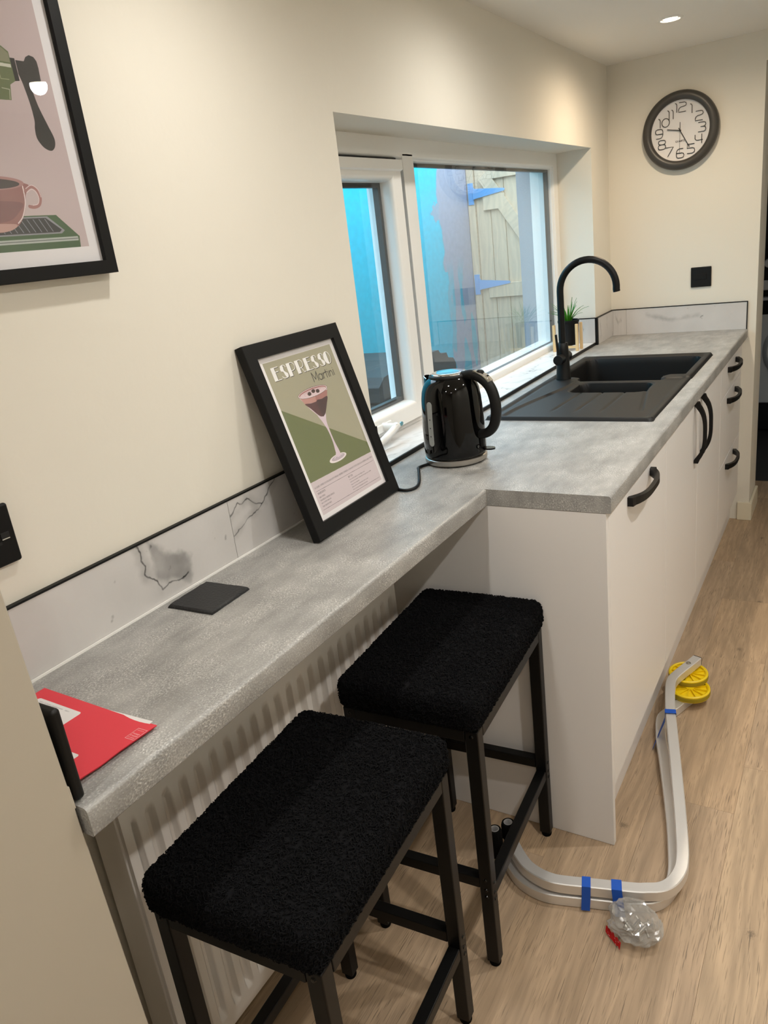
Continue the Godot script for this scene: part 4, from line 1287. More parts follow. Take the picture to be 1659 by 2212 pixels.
	stroke(im, smooth(A.call([[-121, 121], [-111, 125.3], [-102.5, 120], [-100, 110]]), 6), 0.9, k, Color(0.84, 0.77, 0.77))
	var o := thing("framed_print", "black framed print of a green espresso machine hanging on the cream wall", "picture", Vector3(0.002, 1.455, 0.955), PI / 2)
	frame_parts(o, w, h, fw, 0.021, im)

func build_leaning_picture() -> void:
	var w := 0.327; var h := 0.402; var fw := 0.0305
	var k := 4.0
	var W := 266.0; var Hm := 341.0
	var im := Image.create(int(W * k), int(Hm * k), false, Image.FORMAT_RGB8)
	im.fill(Color(0.90, 0.885, 0.89))
	var off := Vector2(-30.5, -30.5)
	var A := func(l: Array) -> Array:
		var o: Array = []
		for q in l: o.append(Vector2(q[0], q[1]) + off)
		return o
	var sage := Color(0.63, 0.61, 0.52); var sage2 := Color(0.655, 0.635, 0.54); var green := Color(0.40, 0.43, 0.255); var pink := Color(0.795, 0.74, 0.755)
	fill(im, A.call([[48, 40], [285, 40], [285, 361], [48, 361]]), k, sage)
	fill(im, A.call([[48, 110], [285, 107], [285, 131], [48, 265]]), k, green)
	fill(im, A.call([[48, 40], [285, 40], [285, 107.5], [48, 110]]), k, pink)
	# title in fat deco capitals with a hairline side, dark cast edge behind
	var title := func(d: Vector2, c: Color) -> void:
		var y0 := 321.0; var y1 := 348.5
		var S := func(l: Array) -> Array:
			var o: Array = []
			for q in l: o.append(Vector2(q[0], q[1]) + off + d)
			return o
		var hair := 1.5
		for x in [65.0, 174.5]: # E
			fill(im, S.call([[x, y0], [x + 11, y0], [x + 11, y1], [x, y1]]), k, c)
			for q in [[y0, 24.0], [y0 + 17, 21.0], [y1 - hair, 23.0]]: fill(im, S.call([[x + 10, q[0]], [x + q[1], q[0]], [x + q[1], q[0] + hair], [x + 10, q[0] + hair]]), k, c)
		for x in [91.0, 199.5, 224.5]: # S
			fill(im, smooth(S.call([[x + 2, y1 - 7], [x + 7, y1 - 1], [x + 13, y1 - 3], [x + 13, y0 + 15], [x + 21, y0 + 8], [x + 20, y0 + 2], [x + 15, y0 + 0.5], [x + 11, y0 + 6], [x + 9, y0 + 13], [x + 3, y1 - 12]]), 5, true), k, c)
			stroke(im, smooth(S.call([[x + 4, y1 - 3], [x + 11, y1 - 0.8], [x + 18, y1 - 2], [x + 21, y1 - 6]]), 5), hair, k, c)
			stroke(im, smooth(S.call([[x + 1, y0 + 5], [x + 6, y0 + 1.2], [x + 13, y0 + 0.8], [x + 19, y0 + 2.5]]), 5), hair, k, c)
		for x in [115.5, 144.0]: # P and R
			fill(im, S.call([[x, y0], [x + 11, y0], [x + 11, y1], [x, y1]]), k, c)
			stroke(im, smooth(S.call([[x + 10, y1 - 0.8], [x + 19, y1 - 1], [x + 25, y1 - 6], [x + 24, y1 - 13], [x + 18, y1 - 16.5], [x + 11, y1 - 17]]), 5), hair, k, c)
		stroke(im, smooth(S.call([[159, y0 + 11], [163, y0 + 6], [166, y0 + 1], [172, y0 + 1]]), 5), hair, k, c)
		# O
		var oc: Vector2 = S.call([[258.5, (y0 + y1) / 2]])[0]
		stroke(im, disc(oc, 12.0, 13.2, 40) + [oc + Vector2(12.0, 0)], hair, k, c)
		var lens: Array = disc(oc, 12.6, 13.8, 24, PI / 2 - 0.1, PI * 1.5 + 0.1)
		fill(im, lens, k, c)
	title.call(Vector2(1.3, -1.3), Color(0.19, 0.18, 0.15))
	title.call(Vector2.ZERO, Color(0.93, 0.925, 0.92))
	# script line under the title in a thin round hand
	var ink := Color(0.15, 0.14, 0.13)
	for l in [[[184, 295], [184, 315], [192.5, 299], [201, 315], [201, 295]], [[218.5, 307], [218.5, 295]], [[222.5, 307], [222.5, 295]], [[222.5, 303], [226, 306.5], [230, 306.5]], [[234, 312], [234, 295]], [[230.5, 307], [238, 307]], [[241.5, 307], [241.5, 295]], [[246.5, 307], [246.5, 295]], [[246.5, 302], [250, 306.5], [254.5, 306], [256.5, 302], [256.5, 295]], [[262, 307], [262, 295]]]:
		stroke(im, A.call(l), 1.8, k, ink)
	var ac: Vector2 = A.call([[211.5, 301]])[0]
	stroke(im, disc(ac, 6.6, 6.2, 30) + [ac + Vector2(6.6, 0)], 1.8, k, ink)
	for q in [[241.5, 311.5], [262, 311.5]]: fill(im, disc(A.call([q])[0], 0.9, 0.9, 10), k, ink)
	# cocktail glass
	var pale := Color(0.83, 0.76, 0.80)
	fill(im, smooth(A.call([[152, 232], [160, 210], [166, 190], [167, 165], [163, 142], [166, 137], [174, 137], [177, 142], [173, 165], [172, 190], [173, 210], [181, 232]]), 6, true), k, pale)
	fill(im, A.call([[114, 277], [219, 276], [196, 243], [178, 224], [166, 221], [156, 224], [136, 246]]), k, pale)
	fill(im, A.call([[118, 273], [216, 271], [207, 257.5], [163, 255], [126, 259]]), k, Color(0.72, 0.53, 0.50))
	fill(im, A.call([[168, 266], [216, 271], [207, 257.5], [165, 255.5]]), k, Color(0.64, 0.44, 0.42))
	fill(im, smooth(A.call([[126, 259], [145, 256.5], [166, 256], [186, 257], [208, 258], [196, 243], [182, 228], [173, 223], [163, 223], [154, 229], [139, 246]]), 4, true), k, Color(0.345, 0.195, 0.205))
	fill(im, smooth(A.call([[166, 256], [186, 257], [208, 258], [196, 243], [182, 228], [173, 223], [168, 224]]), 4, true), k, Color(0.275, 0.165, 0.18))
	var rc: Vector2 = A.call([[166.5, 277]])[0]
	fill(im, disc(rc, 53, 10.2, 56), k, Color(0.30, 0.18, 0.18))
	fill(im, disc(rc, 52, 9.4, 56), k, Color(0.85, 0.79, 0.80))
	fill(im, disc(rc + Vector2(0, 0.4), 49, 7.8, 56), k, Color(0.62, 0.42, 0.41))
	fill(im, disc(rc + Vector2(0, -1.2), 47, 6.6, 56), k, Color(0.84, 0.75, 0.77))
	for i in 3: stroke(im, disc(rc + Vector2(0, -1.2), 40.0 - 9 * i, 5.2 - 1.2 * i, 40, 0.3 * i, 2.6 + i), 0.5, k, Color(0.66, 0.52, 0.53))
	for q in [[153, 275.5], [168.5, 278.2], [183, 275.3]]:
		var bc: Vector2 = A.call([q])[0]
		fill(im, disc(bc, 6.4, 3.9, 24), k, Color(0.20, 0.115, 0.09))
		stroke(im, [bc - Vector2(4.5, 0.3), bc + Vector2(4.5, 0.5)], 0.6, k, Color(0.36, 0.24, 0.2))
	var fc: Vector2 = A.call([[164, 130]])[0]
	fill(im, disc(fc, 32, 7.6, 48), k, Color(0.90, 0.86, 0.87))
	fill(im, disc(fc + Vector2(1, 0.8), 25, 5.2, 48), k, Color(0.72, 0.66, 0.70))
	stroke(im, disc(fc + Vector2(3, 1.5), 15, 3.0, 30, 0.2, 3.4), 0.9, k, Color(0.93, 0.9, 0.9))
	fill(im, A.call([[163, 131], [174, 131], [178, 140], [160, 140]]), k, pale)
	# recipe
	var txt := Color(0.18, 0.16, 0.17)
	var P := func(x: float, y: float) -> Vector2: return Vector2(x, y) + off
	write(im, "A CLASSIC COFFEE COCKTAIL MADE WITH FRESHLY BREWED ESPRESSO, A DASH OF COFFEE LIQUEUR & A SIMPLE SUGAR SYRUP", "Droid Sans", P.call(54, 94.2), 4.2, k, txt, 226.0)
	stroke(im, A.call([[55, 89], [280, 88]]), 0.55, k, txt)
	stroke(im, A.call([[55, 49], [280, 47.5]]), 0.55, k, txt)
	write(im, "INGREDIENTS", "Droid Sans", P.call(57, 81.5), 4.0, k, txt, 27.0)
	var ing := ["50ml VODKA", "50ml FRESHLY BREWED ESPRESSO", "50ml COFFEE LIQUEUR", "50ml SUGAR SYRUP"]
	var iw := [21.0, 51.0, 35.0, 32.0]
	for i in 4: write(im, ing[i], "Droid Sans", P.call(57, 73.8 - 6.5 * i), 3.3, k, txt, iw[i])
	write(im, "METHOD", "Droid Sans", P.call(172, 81.0), 3.8, k, txt, 17.0)
	var me := ["Pop 2 martini glasses in the fridge to chill", "Add ice to the shaker, followed by the sugar syrup, coffee", "liqueur and espresso", "Shake until the cocktail shaker feels icy cold", "Strain into the chilled glasses and enjoy"]
	var mw := [63.0, 86.0, 33.0, 66.0, 60.0]
	for i in 5: write(im, me[i], "Droid Sans", P.call(172, 74.6 - 5.7 * i), 3.0, k, txt, mw[i])
	var o := thing("framed_poster", "black framed espresso martini poster leaning against the wall on the worktop", "picture")
	var yaw := -0.012; var lean := 0.2853
	var u := Vector3(sin(yaw), 0, -cos(yaw)); var n0 := Vector3(cos(yaw), 0, sin(yaw))
	var up := Vector3(0, cos(lean), 0) - n0 * sin(lean)
	o.transform = Transform3D(Basis(u, up, u.cross(up)), Vector3(0.1145, TOP + 0.0005, 0.3745))
	frame_parts(o, w, h, fw, 0.0185, im)
	# strut on the back
	var s := G.new(); s.box(Vector3(0.14, 0.05, 0.0), Vector3(0.19, 0.30, 0.0028)); part("backing_strut", s, M.black, o)

func build_clock() -> void:
	var o := thing("wall_clock", "round wall clock with dark grey rim and thin-lined numerals on the end wall", "clock", Vector3(0.311, 1.757, ENDZ + 0.001))
	var R := Transform3D(Basis(Vector3(1, 0, 0), PI / 2), Vector3.ZERO)   # lathe axis to +z
	var g := G.new()
	g.lathe([Vector2(0.118, 0.012), Vector2(0.1185, 0.030), Vector2(0.124, 0.0365), Vector2(0.134, 0.040), Vector2(0.146, 0.037), Vector2(0.153, 0.028), Vector2(0.155, 0.016), Vector2(0.152, 0.0), Vector2(0.0001, 0.0)], 72, R)
	part("rim", g, M.clock_ring, o)
	var f := G.new()
	f.lathe([Vector2(0.0001, 0.014), Vector2(0.112, 0.014), Vector2(0.1182, 0.019)], 72, R)
	part("dial", f, M.clock_face, o)
	# numerals drawn with a single line each; unit box one wide, one high
	var arc := func(c: Vector2, r: Vector2, a0: float, a1: float) -> Array: return disc(c, r.x, r.y, 10, a0, a1)
	var D := {}
	D["0"] = [disc(Vector2(0.5, 0.46), 0.5, 0.46, 24) + [Vector2(1.0, 0.46)]]
	D["1"] = [[Vector2(0.20, 1.0), Vector2(0.40, 0.94), Vector2(0.5, 0.80), Vector2(0.5, 0.0)]]
	D["2"] = [[Vector2(0.05, 1.0), Vector2(0.72, 1.0), Vector2(0.93, 0.93), Vector2(0.99, 0.77), Vector2(0.93, 0.62), Vector2(0.72, 0.56), Vector2(0.30, 0.52), Vector2(0.08, 0.40), Vector2(0.0, 0.2), Vector2(0.0, 0.0), Vector2(0.95, 0.0)]]
	D["3"] = [[Vector2(0.02, 1.0), Vector2(0.72, 1.0), Vector2(0.93, 0.92), Vector2(0.98, 0.77), Vector2(0.90, 0.60), Vector2(0.72, 0.53), Vector2(0.32, 0.53)], [Vector2(0.72, 0.53), Vector2(0.93, 0.44), Vector2(0.99, 0.25), Vector2(0.92, 0.07), Vector2(0.72, 0.0), Vector2(0.0, 0.0)]]
	D["4"] = [[Vector2(0.0, 0.98), Vector2(0.0, 0.55), Vector2(0.12, 0.42), Vector2(0.3, 0.37), Vector2(1.0, 0.37)], [Vector2(0.86, 1.0), Vector2(0.86, 0.0)]]
	D["5"] = [[Vector2(0.95, 1.0), Vector2(0.05, 1.0), Vector2(0.0, 0.58), Vector2(0.70, 0.58), Vector2(0.93, 0.50), Vector2(1.0, 0.30), Vector2(0.93, 0.08), Vector2(0.70, 0.0), Vector2(0.0, 0.0)]]
	D["6"] = [[Vector2(0.90, 1.0), Vector2(0.42, 1.0), Vector2(0.14, 0.90), Vector2(0.0, 0.62), Vector2(0.0, 0.28), Vector2(0.08, 0.07), Vector2(0.28, 0.0), Vector2(0.74, 0.0), Vector2(0.93, 0.07), Vector2(1.0, 0.26), Vector2(0.93, 0.46), Vector2(0.74, 0.53), Vector2(0.0, 0.53)]]
	D["7"] = [[Vector2(0.0, 1.0), Vector2(1.0, 1.0), Vector2(0.25, 0.0)]]
	D["8"] = [[Vector2(0.28, 0.53), Vector2(0.08, 0.62), Vector2(0.03, 0.78), Vector2(0.10, 0.94), Vector2(0.28, 1.0), Vector2(0.72, 1.0), Vector2(0.90, 0.94), Vector2(0.97, 0.78), Vector2(0.92, 0.62), Vector2(0.72, 0.53), Vector2(0.28, 0.53), Vector2(0.06, 0.44), Vector2(0.0, 0.26), Vector2(0.07, 0.07), Vector2(0.28, 0.0), Vector2(0.72, 0.0), Vector2(0.93, 0.07), Vector2(1.0, 0.26), Vector2(0.94, 0.44), Vector2(0.72, 0.53)]]
	D["9"] = [[Vector2(0.10, 0.0), Vector2(0.62, 0.0), Vector2(0.88, 0.10), Vector2(1.0, 0.36), Vector2(1.0, 0.74), Vector2(0.92, 0.93), Vector2(0.72, 1.0), Vector2(0.26, 1.0), Vector2(0.07, 0.93), Vector2(0.0, 0.74), Vector2(0.07, 0.54), Vector2(0.26, 0.47), Vector2(1.0, 0.47)]]
	var dw := 0.031; var dh := 0.036
	for hour in range(1, 13):
		var a := PI / 2 - TAU * hour / 12.0
		var c := Vector2(cos(a) * 0.0865, sin(a) * 0.089)
		if hour == 11: c = Vector2(cos(a) * 0.080, sin(a) * 0.077)
		if hour == 10: c = Vector2(cos(a) * 0.078, sin(a) * 0.082)
		var s := str(hour)
		var wid := 0.0
		for ch in s: wid += (0.012 if ch == "1" else dw) + 0.004
		wid -= 0.004
		var x := c.x - wid / 2
		for ch in s:
			var ng := G.new()
			var cw := 0.012 if ch == "1" else dw
			for l in D[ch]:
				var path: Array = []
				for q in l:
					var xx: float = (q.x - 0.25) * 0.024 + 0.003 if ch == "1" else q.x * dw
					path.append(Vector3(x + xx, c.y - dh / 2 + q.y * dh, 0.0165))
				ng.sweep(path, [Vector2(-0.0013, -0.0008), Vector2(0.0013, -0.0008), Vector2(0.0013, 0.0008), Vector2(-0.0013, 0.0008)], Vector3(0, 0, 1), false)
			x += cw + 0.004
			part("numeral", ng, M.clock_ink, o)
	var hands := [["hour_hand", 282.0, 0.054, 0.0016, 0.0205, 0.004], ["minute_hand", 151.0, 0.079, 0.0014, 0.0225, 0.012], ["second_hand", 181.0, 0.090, 0.0005, 0.0245, 0.032]]
	for q in hands:
		var hg := G.new()
		hg.t = Transform3D(Basis(Vector3(0, 0, 1), -deg_to_rad(q[1])), Vector3.ZERO)
		hg.box(Vector3(-q[3], -q[5], q[4] - 0.0005), Vector3(q[3], q[2], q[4] + 0.0005))
		if q[0] == "second_hand": hg.box(Vector3(-0.0011, -q[5], q[4] - 0.0005), Vector3(0.0011, -0.004, q[4] + 0.0005))
		part(q[0], hg, M.clock_ink, o)
	var pin := G.new(); pin.lathe([Vector2(0.0001, 0.0265), Vector2(0.0028, 0.0262), Vector2(0.0035, 0.025), Vector2(0.0035, 0.014)], 16, R); part("pin", pin, M.clock_ink, o)
	var tm := TextMesh.new()
	var sf := SystemFont.new(); sf.font_names = PackedStringArray(["Droid Sans"]); sf.font_weight = 700
	tm.font = sf; tm.text = "QUARTZ"; tm.font_size = 32; tm.pixel_size = 0.00031; tm.depth = 0.0006
	var tn := part_mesh("lettering", tm, M.clock_ink, o)
	tn.position = Vector3(-0.001, -0.041, 0.0145)

func build_kettle() -> void:
	var ctr := Vector3(0.152, TOP, -0.210)
	var b := thing("power_base", "round steel-rimmed power base with black flex under the kettle", "power base", ctr)
	var g := G.new()
	g.lathe([Vector2(0.0001, 0.002), Vector2(0.074, 0.002), Vector2(0.0785, 0.005), Vector2(0.0795, 0.008), Vector2(0.0795, 0.0165), Vector2(0.077, 0.0185), Vector2(0.0001, 0.0185)], 64)
	part("ring", g, M.steel, b)
	var f := G.new(); f.lathe([Vector2(0.0001, 0.0), Vector2(0.070, 0.0), Vector2(0.074, 0.0025)], 48); part("foot", f, M.rubber, b)
	var c := G.new()
	var pts: Array = []
	for q in [[0.110, -0.165], [0.100, -0.150], [0.091, -0.128], [0.097, -0.104], [0.112, -0.078], [0.128, -0.050], [0.146, -0.016], [0.158, 0.015], [0.158, 0.036], [0.148, 0.050], [0.128, 0.048], [0.108, 0.032], [0.085, 0.018], [0.06, 0.03], [0.035, 0.07]]:
		pts.append(Vector3(q[0], TOP + 0.0042, q[1]) - ctr)
	pts[3].y += 0.004; pts[4].y += 0.008; pts[5].y += 0.006
	c.tube(smooth(pts, 6), 0.0036, 12)
	part("flex", c, M.soft_black, b)
	var o := thing("kettle", "glossy black jug kettle with steel lid and water gauge on the worktop", "kettle", ctr + Vector3(0, 0.0187, 0), -0.10)
	# local +x is the handle side (turned so that it points along the worktop front)
	var k := G.new()
	k.lathe([Vector2(0.0001, 0.0), Vector2(0.074, 0.0), Vector2(0.0775, 0.003), Vector2(0.0785, 0.010), Vector2(0.0788, 0.02), Vector2(0.0782, 0.07), Vector2(0.0768, 0.11), Vector2(0.0745, 0.145), Vector2(0.0715, 0.165), Vector2(0.067, 0.178), Vector2(0.061, 0.188), Vector2(0.054, 0.195), Vector2(0.0505, 0.197)], 72)
	part("body", k, M.black_gloss, o)
	var rim := G.new()
	rim.lathe([Vector2(0.0505, 0.1965), Vector2(0.051, 0.200), Vector2(0.0495, 0.203), Vector2(0.046, 0.2045)], 56)
	var lid := part("lid", rim, M.soft_black, o)
	var ld := G.new()
	ld.lathe([Vector2(0.0445, 0.2040), Vector2(0.0440, 0.2065), Vector2(0.040, 0.2085), Vector2(0.026, 0.2075), Vector2(0.012, 0.2068), Vector2(0.0001, 0.2066)], 56)
	part("lid_plate", ld, M.chrome, lid)
	var sp := G.new()
	# beak: a folded sheet standing out of the shoulder
	var bk: Array = []
	for i in 9:
		var row := PackedVector3Array()
		var a := -0.62 + 1.24 * i / 8.0
		var pull := pow(cos(a / 0.62 * PI / 2), 1.2)
		for j in 6:
			var t := j / 5.0
			var r := lerpf(0.0705, 0.0580, t) + pull * 0.014 * t
			row.append(Vector3(-cos(a * (1.0 - 0.35 * t)) * r, lerpf(0.152, 0.194, t) + 0.005 * pull * t, sin(a * (1.0 - 0.35 * t)) * r))
		bk.append(row)
	sp.sheet(bk, Vector3(-1, 0, 0))
	part("spout", sp, M.black_gloss, o)
	var sl := G.new()
	var lip: Array = []
	for i in 9: lip.append((bk[i] as PackedVector3Array)[5] + Vector3(0, 0.0006, 0))
	sl.tube(lip, 0.0013, 8)
	part("spout_lip", sl, M.chrome, o)
	# loop handle
	var h := G.new()
	var hp := smooth([Vector3(0.040, 0.198, 0), Vector3(0.064, 0.201, 0), Vector3(0.090, 0.193, 0), Vector3(0.112, 0.172, 0), Vector3(0.123, 0.140, 0), Vector3(0.124, 0.105, 0), Vector3(0.115, 0.075, 0), Vector3(0.097, 0.058, 0), Vector3(0.074, 0.053, 0)], 7)
	var prof: Array = []
	for i in 20:
		var a := TAU * i / 20
		prof.append(Vector2(0.0138 * signf(cos(a)) * pow(absf(cos(a)), 0.75), 0.0115 * signf(sin(a)) * pow(absf(sin(a)), 0.75)))
	h.sweep(hp, prof, Vector3.ZERO, true)
	var hd := part("handle", h, M.soft_black, o)
	var pl := G.new()
	var ph: Array = []
	for i in 12: ph.append(hp[9 + i] + (Vector3(0.25, 1, 0) if i < 6 else Vector3(0.55, 0.8, 0)).normalized() * 0.0105)
	pl.sweep(ph, [Vector2(-0.013, -0.001), Vector2(0.013, -0.001), Vector2(0.011, 0.002), Vector2(-0.011, 0.002)], Vector3.UP, true)
	part("handle_plate", pl, M.chrome, hd)
	var bt := G.new()
	bt.lathe([Vector2(0.0001, 0.005), Vector2(0.006, 0.0045), Vector2(0.009, 0.002), Vector2(0.0095, 0)], 24, Transform3D(Basis(Vector3(0, 0, 1), -0.32).scaled(Vector3(1.0, 1, 1.15)), hp[13] + Vector3(0.003, 0.0125, 0)))
	part("lid_button", bt, M.black_gloss, hd)
	# stem under the handle and the switch paddle
	var st := G.new()
	st.sweep([Vector3(0.0795, 0.055, 0), Vector3(0.0805, 0.038, 0), Vector3(0.0800, 0.022, 0)], [Vector2(-0.011, -0.004), Vector2(0.011, -0.004), Vector2(0.009, 0.004), Vector2(-0.009, 0.004)], Vector3(1, 0, 0), true, true, [1.0, 0.8, 0.75])
	st.box(Vector3(0.070, 0.006, -0.016), Vector3(0.0805, 0.026, 0.016), 0.003)
	part("switch_housing", st, M.soft_black, o)
	var pd := G.new()
	var pdp := PackedVector2Array()
	for i in 24: pdp.append(Vector2(0.097 + 0.017 * cos(TAU * i / 24), 0.012 * sin(TAU * i / 24)))
	pd.extrude(pdp, 0.004, Transform3D(Basis(Vector3(1, 0, 0), PI / 2), Vector3(0, 0.020, 0)))
	part("switch_lever", pd, M.black_gloss, o)
	# water gauge on the side facing the stools
	var ga := G.new()
	var gp := PackedVector2Array()
	for i in 13: gp.append(Vector2(cos(PI * i / 12) * 0.0085, 0.139 + sin(PI * i / 12) * 0.0085))
	for i in 13: gp.append(Vector2(cos(PI + PI * i / 12) * 0.0085, 0.045 + sin(PI + PI * i / 12) * 0.0085))
	var gdir := -0.25   # turned a little from local +z
	ga.extrude(gp, 0.0042, Transform3D(Basis(Vector3(0, 1, 0), gdir) * Basis(Vector3(1, 0, 0), -0.035), Basis(Vector3(0, 1, 0), gdir) * Vector3(0, 0, 0.0765)))
	part("water_gauge", ga, M.gauge, o)
	var mk := G.new()
	for y in [0.062, 0.083, 0.104]:
		mk.lathe([Vector2(0.0001, 0.0006), Vector2(0.0016, 0.0005), Vector2(0.0016, 0)], 10, Transform3D(Basis(Vector3(0, 1, 0), gdir) * Basis(Vector3(1, 0, 0), PI / 2), Basis(Vector3(0, 1, 0), gdir) * Vector3(0.001, y, 0.0806 - (y - 0.045) * 0.035)))
	for y in [0.117, 0.119, 0.121]:
		mk.box(Vector3(0.003, y, 0.0772), Vector3(0.0075, y + 0.0006, 0.0785))
	part("gauge_marks", mk, M.gasket, o).set_meta("kind", "stuff")
	var bg := G.new()
	bg.lathe([Vector2(0.0001, 0.0012), Vector2(0.0072, 0.001), Vector2(0.0078, 0.0)], 28, Transform3D(Basis(Vector3(0, 1, 0), -0.48) * Basis(Vector3(1, 0, 0), PI / 2), Basis(Vector3(0, 1, 0), -0.48) * Vector3(0, 0.022, 0.0786)))
	bg.lathe([Vector2(0.0040, 0.0016), Vector2(0.0046, 0.0018), Vector2(0.0052, 0.0016)], 24, Transform3D(Basis(Vector3(0, 1, 0), -0.48) * Basis(Vector3(1, 0, 0), PI / 2), Basis(Vector3(0, 1, 0), -0.48) * Vector3(0, 0.022, 0.0786)))
	part("badge", bg, mat(Color(0.22, 0.22, 0.23), 0.35, 0.4), o)
	for q in [["O", 0.024], ["I", 0.0135]]:
		var tm := TextMesh.new()
		var sf := SystemFont.new(); sf.font_names = PackedStringArray(["Droid Sans"])
		tm.font = sf; tm.text = q[0]; tm.font_size = 32; tm.pixel_size = 0.00024; tm.depth = 0.0006
		var tn := part_mesh("switch_mark", tm, M.gauge, o)
		var ang := PI / 2 - 0.20
		tn.transform = Transform3D(Basis(Vector3(0, 1, 0), ang), Basis(Vector3(0, 1, 0), ang) * Vector3(0, q[1], 0.0788))

func build_tubes() -> void:
	var o := thing("wheeled_frame", "pair of bent square aluminium tubes with yellow wheels taped together on the floor", "trolley frame", Vector3(0.62, 0, 0))
	var org := Vector3(0.62, 0, 0)
	var line := [[0.650, -0.775], [0.636, -0.735], [0.618, -0.690], [0.604, -0.650], [0.601, -0.620], [0.607, -0.575], [0.626, -0.482], [0.655, -0.368], [0.715, -0.131], [0.746, 0.000], [0.754, 0.045], [0.755, 0.075], [0.746, 0.112], [0.728, 0.138], [0.700, 0.153], [0.676, 0.163], [0.596, 0.186], [0.530, 0.205], [0.500, 0.209], [0.470, 0.205], [0.440, 0.193], [0.412, 0.170], [0.388, 0.145], [0.371, 0.128]]
	var hw := 0.014
	var prof := [Vector2(-hw + 0.002, -hw), Vector2(hw - 0.002, -hw), Vector2(hw, -hw + 0.002), Vector2(hw, hw - 0.002), Vector2(hw - 0.002, hw), Vector2(-hw + 0.002, hw), Vector2(-hw, hw - 0.002), Vector2(-hw, -hw + 0.002)]
	for up in 2:
		var pts: Array = []
		for q in line:
			var rise := 0.043 * clampf((0.10 - q[1]) / 0.85, 0.0, 1.0)
			if up == 1: pts.append(Vector3(q[0], 0.062 - hw + rise, q[1]) - org)
			else: pts.append(Vector3(q[0] - 0.016 + 0.030 * smoothstep(-0.56, -0.66, q[1]), hw + 0.0005, q[1] + 0.006 + 0.045 * clampf((-0.2 - q[1]) / 0.3, 0, 1)) - org)
		var g := G.new()
		var sp := smooth(pts, 5)
		g.sweep(sp, prof, Vector3.UP, false)
		part("tube", g, M.alu, o)
		var e := G.new()
		var d := ((sp[0] as Vector3) - (sp[1] as Vector3)).normalized()
		e.sweep([(sp[0] as Vector3), (sp[0] as Vector3) + d * 0.003], prof, Vector3.UP, false)
		part("end_cap", e, M.rubber, o)
		# wheel on the inside of each tube, spokes moulded in
		var wc: Vector3 = pts[1] + Vector3(-0.004, -hw - 0.013 if up == 1 else hw + 0.013, 0.006)
		var w := G.new()
		var at := Transform3D(Basis(Vector3(1, 0, 0), 0.04), wc)
		w.lathe([Vector2(0.0001, 0.003), Vector2(0.049, 0.003), Vector2(0.050, 0.009), Vector2(0.054, 0.0115), Vector2(0.058, 0.009), Vector2(0.0585, 0.0), Vector2(0.058, -0.009), Vector2(0.054, -0.0115), Vector2(0.050, -0.009), Vector2(0.049, -0.003), Vector2(0.0001, -0.003)], 56, at)
		w.lathe([Vector2(0.0001, 0.011), Vector2(0.012, 0.011), Vector2(0.013, 0.003)], 24, at)
		w.lathe([Vector2(0.013, -0.003), Vector2(0.012, -0.011), Vector2(0.0001, -0.011)], 24, at)
		for i in 12:
			var g2 := G.new()
			g2.t = at * Transform3D(Basis(Vector3(0, 1, 0), TAU * i / 12), Vector3.ZERO)
			for s in [0.003, -0.009]: g2.box(Vector3(0.012, s, -0.0011), Vector3(0.050, s + 0.006, 0.0011))
			w.v.append_array(g2.v); w.n.append_array(g2.n); w.uv.append_array(g2.uv)
			for x in g2.ix: w.ix.append(x + w.v.size() - g2.v.size())
		var wn := part("wheel", w, M.yellow, o)
		var ty := G.new()
		ty.lathe([Vector2(0.0583, 0.006), Vector2(0.0590, 0.002), Vector2(0.0590, -0.004), Vector2(0.0583, -0.0075)], 56, at)
		part("tread", ty, mat(Color(0.62, 0.54, 0.08), 0.9), wn)
		var bolt := G.new()
		bolt.lathe([Vector2(0.0001, 0.004), Vector2(0.0040, 0.0035), Vector2(0.0052, 0.0015), Vector2(0.0075, 0.001), Vector2(0.0075, 0.0)], 12, Transform3D(Basis(), Vector3(wc.x, (pts[1] as Vector3).y + hw, wc.z)))
		bolt.tube([Vector3(wc.x, minf(wc.y, (pts[1] as Vector3).y), wc.z), Vector3(wc.x, maxf(wc.y, (pts[1] as Vector3).y), wc.z)], 0.004, 10)
		part("bolt", bolt, M.steel, o)
		# grip standing on the tube end: black sleeve over a pale pipe
		var gt: Vector3 = Vector3(0.371, 0.0, 0.130) if up == 1 else Vector3(0.350, 0.0, 0.163)
		gt -= org
		var gy := 0.062 if up == 1 else 0.0285
		var gr := G.new()
		gr.lathe([Vector2(0.0165, gy), Vector2(0.0170, gy + 0.003), Vector2(0.0165, 0.100), Vector2(0.0150, 0.1045), Vector2(0.0105, 0.105)], 32, Transform3D(Basis(), gt))
		for i in 16: gr.box(gt + Vector3(cos(TAU * i / 16) * 0.0165 - 0.0006, gy + 0.008, sin(TAU * i / 16) * 0.0165 - 0.0006), gt + Vector3(cos(TAU * i / 16) * 0.0165 + 0.0006, 0.098, sin(TAU * i / 16) * 0.0165 + 0.0006))
		var gn := part("grip", gr, M.rubber, o)
		var pi := G.new()
		pi.lathe([Vector2(0.0105, gy), Vector2(0.0105, 0.1055), Vector2(0.0092, 0.1055), Vector2(0.0090, gy)], 28, Transform3D(Basis(), gt))
		part("pipe_end", pi, M.alu, gn)
